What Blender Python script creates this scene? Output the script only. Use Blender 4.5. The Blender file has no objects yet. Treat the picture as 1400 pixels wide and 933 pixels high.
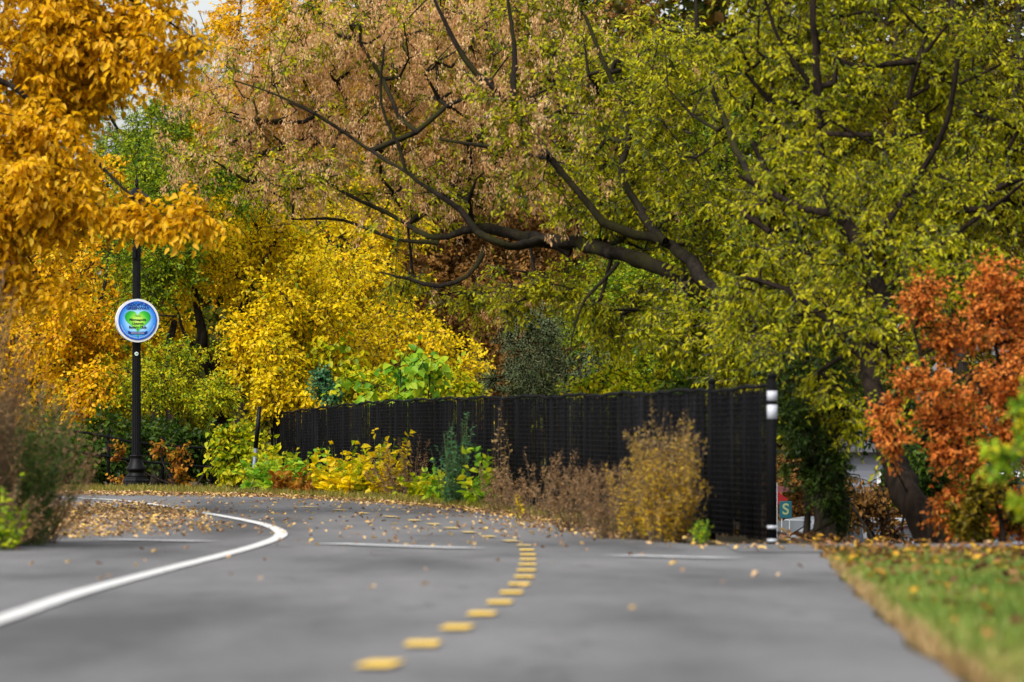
import bpy, math, random
import numpy as np
from mathutils import Vector
R = math.radians
rng = np.random.default_rng(7)
random.seed(7)
sc = bpy.context.scene
COL = sc.collection

# ------------------------------------------------------------------ camera, sky, sun, exposure
F = 7778.0            # focal length in pixels of a 1400 px wide frame (200 mm lens)
CAMH, HOR = 0.55, 643.0
cd = bpy.data.cameras.new('camera'); cam = bpy.data.objects.new('camera', cd); COL.objects.link(cam)
cam.location = (0, 0, CAMH)
cam.rotation_euler = (R(90) + math.atan((HOR - 466.5) / F), 0, 0)
cd.sensor_width = 36.0; cd.lens = 36.0 * F / 1400.0
cd.clip_start = 0.5; cd.clip_end = 3000
cd.dof.use_dof = True; cd.dof.focus_distance = 80.0; cd.dof.aperture_fstop = 4.6
sc.camera = cam
SUN_EL, SUN_AZ = 46, 216      # azimuth the light comes from, clockwise from +Y
w = bpy.data.worlds.new('World'); sc.world = w; w.use_nodes = True
nt = w.node_tree
bg = nt.nodes['Background']
sky = nt.nodes.new('ShaderNodeTexSky'); sky.sky_type = 'NISHITA'; sky.sun_disc = False
sky.sun_elevation = R(SUN_EL); sky.sun_rotation = R(SUN_AZ); sky.dust_density = 3.0; sky.ozone_density = 1.0; sky.air_density = 1.0
hs = nt.nodes.new('ShaderNodeHueSaturation'); hs.inputs['Saturation'].default_value = 0.22
nt.links.new(sky.outputs[0], hs.inputs['Color']); nt.links.new(hs.outputs[0], bg.inputs[0])
bg.inputs[1].default_value = 0.10
sd = bpy.data.lights.new('sun', 'SUN'); so = bpy.data.objects.new('sun', sd); COL.objects.link(so)
sd.energy = 1.5; sd.angle = R(24); sd.color = (1.0, 0.95, 0.87)
az = R(SUN_AZ)
sdir = Vector((math.sin(az) * math.cos(R(SUN_EL)), math.cos(az) * math.cos(R(SUN_EL)), math.sin(R(SUN_EL))))
so.rotation_euler = sdir.to_track_quat('Z', 'Y').to_euler(); so.location = (0, 0, 60)
sc.view_settings.view_transform = 'Standard'; sc.view_settings.look = 'None'
sc.view_settings.exposure = 1.25; sc.view_settings.gamma = 1.0
try:
    sc.cycles.use_denoising = True
    sc.cycles.max_bounces = 5; sc.cycles.diffuse_bounces = 3; sc.cycles.glossy_bounces = 2
    sc.cycles.transmission_bounces = 3; sc.cycles.transparent_max_bounces = 6
except Exception: pass

# ------------------------------------------------------------------ helpers
def lin(c):
    return tuple((v / 12.92 if v <= 0.04045 else ((v + 0.055) / 1.055) ** 2.4) for v in (c[0] / 255, c[1] / 255, c[2] / 255))
def P(px, py, Y):
    return np.array([(px - 700) / F * Y, Y, CAMH + (HOR - py) / F * Y])
def PM(Y): return F / Y
def sst(t):
    t = np.clip(t, 0, 1); return t * t * (3 - 2 * t)
FENCE = [(1.87, 40.9), (1.53, 44), (1.10, 47.5), (.42, 54), (-.47, 61), (-1.55, 71), (-3.17, 85), (-3.75, 89)]
_fy = [p[1] for p in FENCE]; _fx = [p[0] for p in FENCE]
def xf(y): return np.interp(y, _fy, _fx)
def gz(x, y):
    x = np.asarray(x, float); y = np.asarray(y, float)
    z = 0.3 * sst((y - 35) / 45)
    z = z - 2.05 * sst((y - 40.9) / 30) * sst((x - xf(y) - 0.25) / 2.0)
    z = z + 0.33 * np.exp(-((x - 2.55) / .55) ** 2 - ((y - 57) / 5) ** 2)
    z = z + 0.25 * sst((-4.6 - x) / 3) * sst((60 - y) / 10)
    z = z + 0.10 * sst((x - 3.2) / 5) * sst((37 - y) / 6)
    return z
def tag(o, label=None, cat=None, group=None, kind=None):
    if label: o['label'] = label
    if cat: o['category'] = cat
    if group: o['group'] = group
    if kind: o['kind'] = kind
    return o
def empty(name, loc, label, cat, group=None):
    o = bpy.data.objects.new(name, None); COL.objects.link(o); o.location = tuple(float(v) for v in loc)
    o.empty_display_size = .1
    return tag(o, label, cat, group)
def link(name, me, mat, parent=None, world=True):
    """a mesh given in world coordinates, linked under its thing"""
    o = bpy.data.objects.new(name, me); COL.objects.link(o)
    if mat is not None: me.materials.append(mat)
    if parent is not None:
        off = Vector(parent.location)
        q = parent
        while q.parent is not None:
            q = q.parent; off = off + Vector(q.location)
        if world:
            me.transform(__import__('mathutils').Matrix.Translation(-off))
        o.parent = parent
    return o
def rawmesh(name, V, faces_flat, per, attrs=None, smooth=False):
    V = np.ascontiguousarray(V, np.float32); ff = np.ascontiguousarray(faces_flat, np.int32).ravel()
    me = bpy.data.meshes.new(name)
    nf = len(ff) // per
    me.vertices.add(len(V)); me.vertices.foreach_set('co', V.ravel())
    me.loops.add(len(ff)); me.loops.foreach_set('vertex_index', ff)
    me.polygons.add(nf); me.polygons.foreach_set('loop_start', np.arange(0, nf * per, per, dtype=np.int32))
    try: me.polygons.foreach_set('loop_total', np.full(nf, per, np.int32))
    except Exception: pass
    if smooth: me.polygons.foreach_set('use_smooth', np.ones(nf, bool))
    me.update(calc_edges=True)
    if attrs:
        for k, v in attrs.items():
            a = me.attributes.new(k, 'FLOAT', 'FACE'); a.data.foreach_set('value', np.ascontiguousarray(v, np.float32))
    return me
class MB:
    def __init__(s): s.v = []; s.f = []; s.sm = []
    def add(s, V, Fc, smooth=False):
        b = len(s.v); s.v += [tuple(float(c) for c in p) for p in V]; s.f += [tuple(b + i for i in f) for f in Fc]; s.sm += [smooth] * len(Fc); return s
    def box(s, c, d, rz=0.0, bev=0.0):
        cx, cy, cz = c; hx, hy, hz = d[0] / 2, d[1] / 2, d[2] / 2
        co, si = math.cos(rz), math.sin(rz); V = []
        if bev <= 0:
            for z in (-hz, hz):
                for x, y in ((-hx, -hy), (hx, -hy), (hx, hy), (-hx, hy)):
                    V.append((cx + x * co - y * si, cy + x * si + y * co, cz + z))
            return s.add(V, [(3, 2, 1, 0), (4, 5, 6, 7), (0, 1, 5, 4), (1, 2, 6, 5), (2, 3, 7, 6), (3, 0, 4, 7)])
        b = bev
        def ring(ix, iy, z):
            return [(-ix, -hy + (hy - iy) * 0 - 0, z)]
        oct_ = [(-hx + b, -hy), (hx - b, -hy), (hx, -hy + b), (hx, hy - b), (hx - b, hy), (-hx + b, hy), (-hx, hy - b), (-hx, -hy + b)]
        inn = [(x * (hx - b) / hx, y * (hy - b) / hy) for x, y in oct_]
        for z, pts in ((-hz, inn), (-hz + b, oct_), (hz - b, oct_), (hz, inn)):
            for x, y in pts: V.append((cx + x * co - y * si, cy + x * si + y * co, cz + z))
        Fc = [tuple(range(7, -1, -1)), tuple(range(24, 32))]
        for k in range(3):
            for i in range(8):
                j = (i + 1) % 8; Fc.append((k * 8 + i, k * 8 + j, (k + 1) * 8 + j, (k + 1) * 8 + i))
        return s.add(V, Fc)
    def tube(s, pts, rad, n=8, cap=True, smooth=True):
        pts = [Vector(p) for p in pts]; m = len(pts)
        if not hasattr(rad, '__len__'): rad = [rad] * m
        V = []; up = Vector((0.13, .21, 1)).normalized(); prev = None
        for i, p in enumerate(pts):
            d = (pts[min(i + 1, m - 1)] - pts[max(i - 1, 0)]).normalized()
            if prev is None:
                u = d.cross(up if abs(d.dot(up)) < .9 else Vector((1, 0, 0))).normalized()
            else:
                u = (prev - d * prev.dot(d)).normalized()
            prev = u; v = d.cross(u)
            for k in range(n):
                a = 2 * math.pi * k / n; V.append(p + (u * math.cos(a) + v * math.sin(a)) * rad[i])
        Fc = []
        for i in range(m - 1):
            for k in range(n):
                k2 = (k + 1) % n; Fc.append((i * n + k, i * n + k2, (i + 1) * n + k2, (i + 1) * n + k))
        s.add(V, Fc, smooth)
        if cap:
            b = len(s.v) - len(V)
            s.f.append(tuple(b + k for k in range(n - 1, -1, -1))); s.sm.append(False)
            s.f.append(tuple(b + (m - 1) * n + k for k in range(n))); s.sm.append(False)
        return s
    def lathe(s, prof, c=(0, 0, 0), n=24, smooth=True, rfun=None):
        V = []
        for r, z in prof:
            for k in range(n):
                a = 2 * math.pi * k / n; rr = r * (rfun(a, z) if rfun else 1)
                V.append((c[0] + rr * math.cos(a), c[1] + rr * math.sin(a), c[2] + z))
        Fc = []
        for i in range(len(prof) - 1):
            for k in range(n):
                k2 = (k + 1) % n; Fc.append((i * n + k, i * n + k2, (i + 1) * n + k2, (i + 1) * n + k))
        Fc.append(tuple(range(n - 1, -1, -1))); Fc.append(tuple((len(prof) - 1) * n + k for k in range(n)))
        return s.add(V, Fc, smooth)
    def mesh(s, name):
        me = bpy.data.meshes.new(name); me.from_pydata(s.v, [], s.f)
        me.polygons.foreach_set('use_smooth', s.sm); me.update(); return me
    def build(s, name, mat, parent=None, world=True): return link(name, s.mesh(name), mat, parent, world)

# ------------------------------------------------------------------ materials
def newmat(name):
    m = bpy.data.materials.new(name); m.use_nodes = True
    return m, m.node_tree.nodes, m.node_tree.links, m.node_tree.nodes['Principled BSDF']
def ramp(N, stops, interp='LINEAR'):
    r = N.new('ShaderNodeValToRGB'); e = r.color_ramp; e.interpolation = interp
    while len(e.elements) < len(stops): e.elements.new(.5)
    for i, (p, c) in enumerate(stops):
        e.elements[i].position = p; e.elements[i].color = (*c, 1)
    return r
def plain(name, c, rough=.6, metal=0.0, var=.15, scale=8.0, bump=0.0, spec=.3):
    m, N, L, b = newmat(name)
    tc = N.new('ShaderNodeTexCoord'); n = N.new('ShaderNodeTexNoise'); n.inputs['Scale'].default_value = scale; n.inputs['Detail'].default_value = 6
    L.new(tc.outputs['Object'], n.inputs['Vector'])
    r = ramp(N, [(.3, tuple(v * (1 - var) for v in c)), (.7, tuple(min(1, v * (1 + var)) for v in c))])
    L.new(n.outputs['Fac'], r.inputs[0]); L.new(r.outputs[0], b.inputs['Base Color'])
    b.inputs['Roughness'].default_value = rough; b.inputs['Metallic'].default_value = metal
    b.inputs['Specular IOR Level'].default_value = spec
    if bump:
        bp = N.new('ShaderNodeBump'); bp.inputs['Strength'].default_value = bump; bp.inputs['Distance'].default_value = .02
        L.new(n.outputs['Fac'], bp.inputs['Height']); L.new(bp.outputs[0], b.inputs['Normal'])
    return m
def leafmat(name, cols, trans=.4, gain=1.0, gloss=.012):
    """per-leaf hue from a face attribute; thin leaf = diffuse + translucent + a little sheen"""
    m, N, L, b = newmat(name); N.remove(b)
    at = N.new('ShaderNodeAttribute'); at.attribute_name = 'rnd'
    st = [(i / max(1, len(cols) - 1), tuple(min(.9, v * gain) for v in lin(c))) for i, c in enumerate(cols)]
    r = ramp(N, st); L.new(at.outputs['Fac'], r.inputs[0])
    d = N.new('ShaderNodeBsdfDiffuse'); t = N.new('ShaderNodeBsdfTranslucent'); g = N.new('ShaderNodeBsdfGlossy'); g.inputs['Roughness'].default_value = .45
    g.inputs['Color'].default_value = (.8, .8, .8, 1)
    L.new(r.outputs[0], d.inputs['Color']); L.new(r.outputs[0], t.inputs['Color'])
    mx = N.new('ShaderNodeMixShader'); mx.inputs[0].default_value = trans
    L.new(d.outputs[0], mx.inputs[1]); L.new(t.outputs[0], mx.inputs[2])
    m2 = N.new('ShaderNodeMixShader'); m2.inputs[0].default_value = gloss
    L.new(mx.outputs[0], m2.inputs[1]); L.new(g.outputs[0], m2.inputs[2])
    L.new(m2.outputs[0], N['Material Output'].inputs[0])
    return m
def barkmat(name, c1, c2, scale=10.0, moss=None):
    m, N, L, b = newmat(name)
    tc = N.new('ShaderNodeTexCoord'); mp = N.new('ShaderNodeMapping'); mp.inputs['Scale'].default_value = (1, 1, .25)
    n = N.new('ShaderNodeTexNoise'); n.inputs['Scale'].default_value = scale; n.inputs['Detail'].default_value = 8; n.inputs['Roughness'].default_value = .7
    L.new(tc.outputs['Object'], mp.inputs[0]); L.new(mp.outputs[0], n.inputs['Vector'])
    r = ramp(N, [(.35, c1), (.7, c2)]); L.new(n.outputs['Fac'], r.inputs[0])
    out = r.outputs[0]
    if moss:
        n2 = N.new('ShaderNodeTexNoise'); n2.inputs['Scale'].default_value = 2.2; n2.inputs['Detail'].default_value = 5
        L.new(tc.outputs['Object'], n2.inputs['Vector'])
        r2 = ramp(N, [(.45, (0, 0, 0)), (.62, (1, 1, 1))]); L.new(n2.outputs['Fac'], r2.inputs[0])
        mx = N.new('ShaderNodeMixRGB'); L.new(r2.outputs[0], mx.inputs[0]); L.new(out, mx.inputs[1]); mx.inputs[2].default_value = (*moss, 1); out = mx.outputs[0]
    L.new(out, b.inputs['Base Color']); b.inputs['Roughness'].default_value = .9; b.inputs['Specular IOR Level'].default_value = .05
    bp = N.new('ShaderNodeBump'); bp.inputs['Strength'].default_value = .9; bp.inputs['Distance'].default_value = .03
    L.new(n.outputs['Fac'], bp.inputs['Height']); L.new(bp.outputs[0], b.inputs['Normal'])
    return m
BARK = barkmat('dark bark', (.008, .006, .005), (.05, .04, .03), 14)
MOSSBARK = barkmat('mossy bark', (.006, .005, .004), (.038, .03, .023), 12, moss=(.028, .026, .01))
TWIG = barkmat('grey twig bark', (.03, .026, .022), (.12, .10, .085), 6)
BROWNBARK = barkmat('brown furrowed bark', (.005, .004, .003), (.032, .022, .016), 16)
STEM = plain('dry plant stem', (.12, .085, .05), .8)
GSTEM = plain('green plant stem', (.09, .12, .03), .7)

L_GOLD = leafmat('golden overhang leaves', [(150, 118, 12), (212, 165, 12), (236, 186, 16), (222, 168, 10), (242, 206, 60)], .5)
L_YEL = leafmat('bright yellow leaves', [(112, 130, 14), (200, 182, 8), (238, 204, 10), (248, 216, 18), (230, 178, 8)], .48)
L_ORY = leafmat('orange yellow leaves', [(124, 135, 14), (215, 172, 8), (240, 194, 10), (228, 160, 6), (244, 208, 20)], .48)
L_GRN = leafmat('light green leaves', [(36, 70, 12), (88, 122, 16), (132, 154, 20), (178, 184, 24), (66, 104, 20)], .48)
L_YGR = leafmat('yellow green leaves', [(70, 105, 10), (120, 145, 12), (170, 180, 16), (210, 200, 20), (190, 168, 16), (100, 130, 14)], .48)
L_BOX = leafmat('olive yellow leaves', [(38, 54, 5), (104, 116, 8), (162, 164, 12), (212, 200, 24), (122, 128, 10)], .5)
L_SAM = leafmat('tan seed clusters', [(136, 92, 56), (202, 152, 98), (238, 194, 140), (250, 220, 176)], .45)
L_RUST = leafmat('rusty brown leaves', [(60, 42, 24), (110, 78, 38), (148, 106, 52), (172, 126, 60), (82, 62, 34)], .4)
L_OLIVE = leafmat('dull gold leaves', [(36, 38, 6), (88, 80, 10), (124, 104, 10), (58, 64, 8), (148, 114, 16)], .35)
L_DGR = leafmat('dark green leaves', [(18, 40, 8), (40, 66, 12), (66, 92, 16), (96, 112, 20)], .4)
L_CED = leafmat('cedar foliage', [(18, 36, 10), (36, 60, 14), (58, 80, 18), (78, 92, 24)], .3)
L_ORG = leafmat('orange red leaves', [(104, 68, 30), (206, 118, 42), (240, 152, 62), (206, 104, 40), (222, 148, 66), (108, 108, 36)], .46)
L_GRY = leafmat('grey green leaves', [(110, 134, 84), (150, 168, 112), (178, 190, 138), (130, 152, 106)], .5)
L_BRIGHT = leafmat('fresh green leaves', [(60, 115, 28), (105, 155, 32), (150, 185, 40), (180, 195, 40), (215, 200, 35)], .5)
L_BLUE = leafmat('blue green leaves', [(40, 90, 50), (70, 120, 75), (100, 140, 95)], .4)
L_GRN2 = leafmat('muted green leaves', [(40, 58, 22), (62, 82, 30), (85, 105, 38), (110, 112, 48)], .4)
L_PINE = leafmat('distant pine needles', [(40, 58, 52), (58, 78, 68), (80, 98, 84)], .3)
L_FAR = leafmat('far wood leaves', [(30, 38, 12), (70, 68, 16), (100, 90, 20), (40, 55, 18), (90, 66, 22)], .35)
L_VINE = leafmat('vine leaves', [(90, 55, 20), (150, 90, 26), (175, 125, 26), (80, 85, 24)], .4)
L_DRY = leafmat('dry brown weed leaves', [(84, 62, 40), (134, 102, 68), (168, 134, 92), (108, 80, 52)], .35)
L_DRYL = leafmat('dry seed heads', [(96, 78, 50), (140, 115, 70), (168, 140, 90), (120, 95, 55)], .3)
L_GROD = leafmat('goldenrod leaves', [(160, 120, 36), (214, 168, 40), (236, 196, 44), (180, 158, 36), (196, 146, 66)], .5)
L_LIT = leafmat('fallen leaves', [(90, 64, 44), (145, 108, 74), (184, 146, 104), (205, 174, 132), (222, 184, 96), (160, 122, 84)], .2)
L_LITB = leafmat('brown litter leaves', [(70, 48, 36), (110, 76, 52), (140, 100, 64), (96, 66, 48), (205, 160, 50), (120, 86, 60)], .2)
L_BLADE = leafmat('lawn blades', [(70, 84, 34), (84, 112, 40), (104, 130, 48), (128, 142, 62), (172, 148, 98), (150, 122, 80)], .3)
L_DBLADE = leafmat('verge blades', [(110, 95, 40), (140, 125, 50), (100, 115, 40), (160, 135, 70)], .3)

# ------------------------------------------------------------------ leaf, twig and tree generators
def nz(v): return v / np.maximum(1e-9, np.linalg.norm(v, axis=-1, keepdims=True))
def leafset(name, pos, d, nrm, Ln, Wd, rnd, shape=6, fold=.25):
    N = len(pos); d = nz(d); s = nz(np.cross(d, nrm)); n = np.cross(s, d)
    Ln = Ln[:, None]; Wd = Wd[:, None]
    if shape == 6:
        V = np.stack([pos, pos + d * Ln * .3 + s * Wd * .5 + n * Wd * fold, pos + d * Ln * .68 + s * Wd * .36 + n * Wd * fold * .6, pos + d * Ln - n * Ln * .12,
                      pos + d * Ln * .68 - s * Wd * .36 + n * Wd * fold * .6, pos + d * Ln * .3 - s * Wd * .5 + n * Wd * fold], 1)
        f = np.array([0, 3, 2, 1, 0, 5, 4, 3]); k = 6; per = 4
    else:
        V = np.stack([pos, pos + d * Ln * .42 + s * Wd * .5 + n * Wd * fold, pos + d * Ln, pos + d * Ln * .42 - s * Wd * .5 + n * Wd * fold], 1)
        f = np.array([0, 2, 1, 0, 3, 2]); k = 4; per = 3
    Fc = (np.arange(N)[:, None] * k + f[None, :])
    return rawmesh(name, V.reshape(-1, 3), Fc, per, {'rnd': np.repeat(np.clip(rnd, 0, 1), 2)})
def frusta(A, B, ra, rb, k=4):
    d = nz(B - A); ref = np.where(np.abs(d[:, 2:3]) < .9, np.array([[0, 0, 1.]]), np.array([[1., 0, 0]]))
    u = nz(np.cross(d, ref)); v = np.cross(d, u); n = len(A)
    ang = np.arange(k) * 2 * np.pi / k
    ring = u[:, None] * np.cos(ang)[None, :, None] + v[:, None] * np.sin(ang)[None, :, None]
    V = np.concatenate([A[:, None] + ring * ra[:, None, None], B[:, None] + ring * rb[:, None, None]], 1).reshape(-1, 3)
    f = np.array([[i, (i + 1) % k, k + (i + 1) % k, k + i] for i in range(k)]).ravel()
    return V, (np.arange(n)[:, None] * 2 * k + f[None, :]).ravel()
def catmull(pts, step):
    pts = np.array(pts, float); out = []
    p = np.vstack([2 * pts[0] - pts[1], pts, 2 * pts[-1] - pts[-2]])
    for i in range(1, len(p) - 2):
        n = max(2, int(np.linalg.norm(p[i + 1, :3] - p[i, :3]) / step))
        for t in np.arange(n) / n:
            out.append(.5 * ((2 * p[i]) + (-p[i - 1] + p[i + 1]) * t + (2 * p[i - 1] - 5 * p[i] + 4 * p[i + 1] - p[i + 2]) * t * t + (-p[i - 1] + 3 * p[i] - 3 * p[i + 1] + p[i + 2]) * t ** 3))
    out.append(pts[-1]); return np.array(out)
def thick_limb(path, step=.12, k=10, wob=.12, seed=0):
    """path rows x,y,z,r -> a continuous rough tube"""
    q = catmull(path, step); g = np.random.default_rng(seed)
    n = len(q)
    jit = np.cumsum(g.normal(0, .022, (n, 3)), 0); jit -= np.linspace(0, 1, n)[:, None] * jit[-1]
    q[:, :3] += jit * np.minimum(1, q[:, 3:4] * 12)
    d = nz(np.gradient(q[:, :3], axis=0)); u = np.cross(d[0], [.3, .9, .1]); V = []
    for i in range(n):
        u = u - d[i] * u.dot(d[i]); u /= np.linalg.norm(u); v = np.cross(d[i], u)
        a = np.arange(k) * 2 * np.pi / k
        rr = q[i, 3] * (1 + wob * np.sin(a * 3 + i * .3) * .6 + wob * .8 * math.sin(i * .9 + seed) + g.normal(0, wob * .6, k))
        V.append(q[i, :3] + (u[None] * np.cos(a)[:, None] + v[None] * np.sin(a)[:, None]) * rr[:, None])
    V = np.concatenate(V)
    Fc = [[i * k + j, i * k + (j + 1) % k, (i + 1) * k + (j + 1) % k, (i + 1) * k + j] for i in range(n - 1) for j in range(k)]
    return q, V, np.array(Fc, int).ravel()
def blobpts(blobs):
    out = []; bid = []
    for i, (px, py, rx, ry, Y, dY, n) in enumerate(blobs):
        m = max(4, n // 9); sc_ = nz(rng.normal(size=(m, 3))) * (rng.random((m, 1)) ** .4); rs = rng.uniform(.05, .26, m)
        j = rng.integers(0, m, n); p = sc_[j] + rng.normal(size=(n, 3)) * rs[j][:, None]
        c = P(px, py, Y); s = np.array([rx / PM(Y), dY, ry / PM(Y)])
        out.append(c + p * s)
    return np.concatenate(out)
def clean(pts, mn=.05):
    g = gz(pts[:, 0], pts[:, 1]); return pts[pts[:, 2] > g + mn]
def grow(limbs, tips, step=.3, k0=0):
    nodes = []; par = []; rad = []; main = []
    for q in limbs:
        b = len(nodes)
        for i in range(len(q)):
            nodes.append(q[i, :3]); par.append(b + i - 1 if i else -1); rad.append(q[i, 3]); main.append(True)
    arr = np.zeros((len(nodes) + len(tips) * 40 + 10, 3)); arr[:len(nodes)] = nodes; cnt = len(nodes)
    pen = np.zeros(len(arr)); 
    d0 = np.array([np.min(np.linalg.norm(arr[:cnt] - t, axis=1)) for t in tips]); order = np.argsort(d0)
    par = par + [0] * (len(arr) - cnt); isn = np.zeros(len(arr), bool); isn[:cnt] = True
    rad = rad + [0] * (len(arr) - cnt); tipidx = np.zeros(len(tips), int)
    for ti in order:
        t = tips[ti]; dd = arr[:cnt] - t
        cost = np.sqrt((dd ** 2).sum(1)) + np.maximum(0, dd[:, 2]) * .5      # prefer growing upwards
        j = int(np.argmin(cost)); L = np.linalg.norm(t - arr[j]); n = max(1, min(39, int(L / step)))
        last = j; a = arr[j].copy(); off = rng.normal(0, .09 * min(L, 2.5), 3)
        for s in range(1, n + 1):
            u = s / n; p = a + (t - a) * u + off * math.sin(math.pi * u) + (rng.normal(0, .035, 3) if s < n else 0)
            if cnt >= len(arr): break
            arr[cnt] = p; par[cnt] = last; last = cnt; cnt += 1
        tipidx[ti] = last
    nd = arr[:cnt]; par = np.array(par[:cnt]); main = isn[:cnt]
    w = np.zeros(cnt); w[tipidx] += 1
    for i in range(cnt - 1, -1, -1):
        if par[i] >= 0 and not main[i]: w[par[i]] += w[i]
    return nd, par, main, w, tipidx
def sprigs(C, D, ns, ls, nl, size, aspect, droop, spread=.9, clumpvar=.6, size_j=.25, hang=0.0):
    """leaf positions along ns sprigs at every tip; returns leaf arrays and sprig segments"""
    M = len(C); S = M * ns
    c = np.repeat(C, ns, 0); d = np.repeat(nz(D), ns, 0)
    s = nz(d * .55 + rng.normal(0, 1, (S, 3)) * spread * .6 + np.array([0, 0, -droop * .35]))
    l = ls * rng.uniform(.55, 1.25, S)
    A = c; mid = c + s * (l * .5)[:, None] + np.array([0, 0, -.02]) ; B = c + s * l[:, None] + np.array([0, 0, -1.]) * (l * droop * .25)[:, None]
    t = (np.arange(nl) + .6) / nl
    pos = A[:, None] * ((1 - t) ** 2)[None, :, None] + 2 * mid[:, None] * (t * (1 - t))[None, :, None] + B[:, None] * (t ** 2)[None, :, None]
    side = nz(np.cross(s, rng.normal(0, .5, (S, 3)) + np.array([0, 0, 1.])))
    sg = np.where(np.arange(nl) % 2 == 0, 1., -1.)[None, :, None]
    ld = s[:, None] * .5 + side[:, None] * sg * .8 + rng.normal(0, .35, (S, nl, 3)) + np.array([0, 0, -droop])
    nr = rng.normal(0, .55, (S, nl, 3)) + np.array([0, -.35, .8]) 
    pos = pos.reshape(-1, 3); ld = ld.reshape(-1, 3); nr = nr.reshape(-1, 3); n = len(pos)
    cl = np.repeat(np.repeat(rng.random(M), ns), nl); cl2 = np.repeat(rng.random(S), nl)
    rnd = clumpvar * (.6 * cl + .4 * cl2) + (1 - clumpvar) * rng.random(n)
    rnd = np.clip((rnd - .5) * 1.35 + .5, 0, 1)
    Ls = size * rng.uniform(1 - size_j, 1 + size_j, n)
    return pos, ld, nr, Ls, Ls * aspect, rnd, (A, mid, B)
def tree(name, label, cat, base, limbs, blobs, leaf, bark, size=.075, aspect=.55, ns=4, ls=.32, nl=7, droop=.5, group=None, shape=4, crown='crown', extra=None,
         twigbark=None, twr=.0055, rk=.0042, k=10, hiddenclean=True, spread=.9, clumpvar=.6, sel=None, clear=None, seed=1, wob=.12):
    root = empty(name, base, label, cat, group)
    Q = []; VV = []; FF = []; off = 0
    for i, pth in enumerate(limbs):
        q, V, Fc = thick_limb(pth, step=.15, k=k, seed=seed * 31 + i, wob=wob); Q.append(q); VV.append(V); FF.append(Fc + off); off += len(V)
    tips = clean(blobpts(blobs), .1)
    if clear:
        for (i_, a_, b_, rad_) in clear:              # foliage stands back from the big bare limb
            q_ = Q[i_]; q_ = q_[(q_[:, 0] > a_) & (q_[:, 0] < b_)]
            dx = tips[:, None, 0] - q_[None, :, 0]; dz = tips[:, None, 2] - q_[None, :, 2]; j_ = np.argmin(dx ** 2 + dz ** 2, 1); r0 = np.sqrt((dx ** 2 + dz ** 2)[np.arange(len(tips)), j_])
            tips = tips[~((r0 < rad_) & (tips[:, 1] < q_[j_, 1] + .5))]
    nd, par, main, w, ti = grow(Q, tips)
    e = np.where(~main)[0]; pa = par[e]
    r = np.clip(rk * .62 * np.sqrt(np.maximum(w, 1)), .004, .03)
    ra = np.where(main[pa], r[e] * 1.1, r[pa]); 
    V, Fc = frusta(nd[pa], nd[e], ra, r[e], 5); VV.append(V); FF.append(Fc + off)
    tr = link('trunk', rawmesh('trunk', np.concatenate(VV), np.concatenate(FF), 4, smooth=True), bark, root)
    D = nd[ti] - nd[par[ti]]
    if sel is not None:
        kk = sel(nd[ti]); ti2 = ti[kk]; D2 = D[kk]
    else: ti2, D2 = ti, D
    pos, ld, nr, Ls, Ws, rnd, seg = sprigs(nd[ti2], D2, ns, ls, nl, size, aspect, droop, spread, clumpvar)
    link(crown, leafset(crown, pos, ld, nr, Ls, Ws, rnd, shape), leaf, root)
    A, mid, B = seg; o = np.full(len(A), twr)
    V1, F1 = frusta(A, mid, o, o * .8, 3); V2, F2 = frusta(mid, B, o * .8, o * .45, 3)
    link('twigs', rawmesh('twigs', np.concatenate([V1, V2]), np.concatenate([F1, F2 + len(V1)]), 4), twigbark or bark, root)
    if extra: extra(root, nd, ti, D)
    return root
def limb(*pts):
    """rows (px, py, Y, half-width in px)"""
    return [(*P(a, b, Y), r / PM(Y)) for a, b, Y, r in pts]
def gbase(px, Y):
    x = (px - 700) / F * Y; return (x, Y, float(gz(x, Y)))
def root_limb(px, Y, hw, *pts):
    x, y, z = gbase(px, Y); return [(x, y, z - .15, hw * 1.25 / PM(Y)), (x, y, z + .07, hw * 1.08 / PM(Y))] + limb(*pts)

# ------------------------------------------------------------------ the setting
def sheet(xs, ys, zoff=0.0):
    X, Y = np.meshgrid(xs, ys); Z = gz(X, Y) + zoff
    V = np.stack([X, Y, Z], -1).reshape(-1, 3); nx, ny = len(xs), len(ys)
    i = (np.arange(ny - 1)[:, None] * nx + np.arange(nx - 1)[None, :]).reshape(-1, 1)
    return V, (i + np.array([0, 1, nx + 1, nx])[None, :]).ravel()
def groundmat():
    m, N, L, b = newmat('soil with leaf litter')
    tc = N.new('ShaderNodeTexCoord')
    n = N.new('ShaderNodeTexNoise'); n.inputs['Scale'].default_value = .7; n.inputs['Detail'].default_value = 6
    n2 = N.new('ShaderNodeTexNoise'); n2.inputs['Scale'].default_value = 25; n2.inputs['Detail'].default_value = 8
    L.new(tc.outputs['Object'], n.inputs['Vector']); L.new(tc.outputs['Object'], n2.inputs['Vector'])
    r = ramp(N, [(.35, (.05, .06, .018)), (.55, (.09, .07, .04)), (.7, (.13, .10, .06))])
    r2 = ramp(N, [(.35, (.03, .022, .015)), (.6, (.14, .09, .05)), (.75, (.25, .17, .08))])
    L.new(n.outputs['Fac'], r.inputs[0]); L.new(n2.outputs['Fac'], r2.inputs[0])
    mx = N.new('ShaderNodeMixRGB'); mx.inputs[0].default_value = .5; L.new(r.outputs[0], mx.inputs[1]); L.new(r2.outputs[0], mx.inputs[2])
    L.new(mx.outputs[0], b.inputs['Base Color']); b.inputs['Roughness'].default_value = 1; b.inputs['Specular IOR Level'].default_value = .1
    bp = N.new('ShaderNodeBump'); bp.inputs['Distance'].default_value = .03; L.new(n2.outputs['Fac'], bp.inputs['Height']); L.new(bp.outputs[0], b.inputs['Normal'])
    return m
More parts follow.
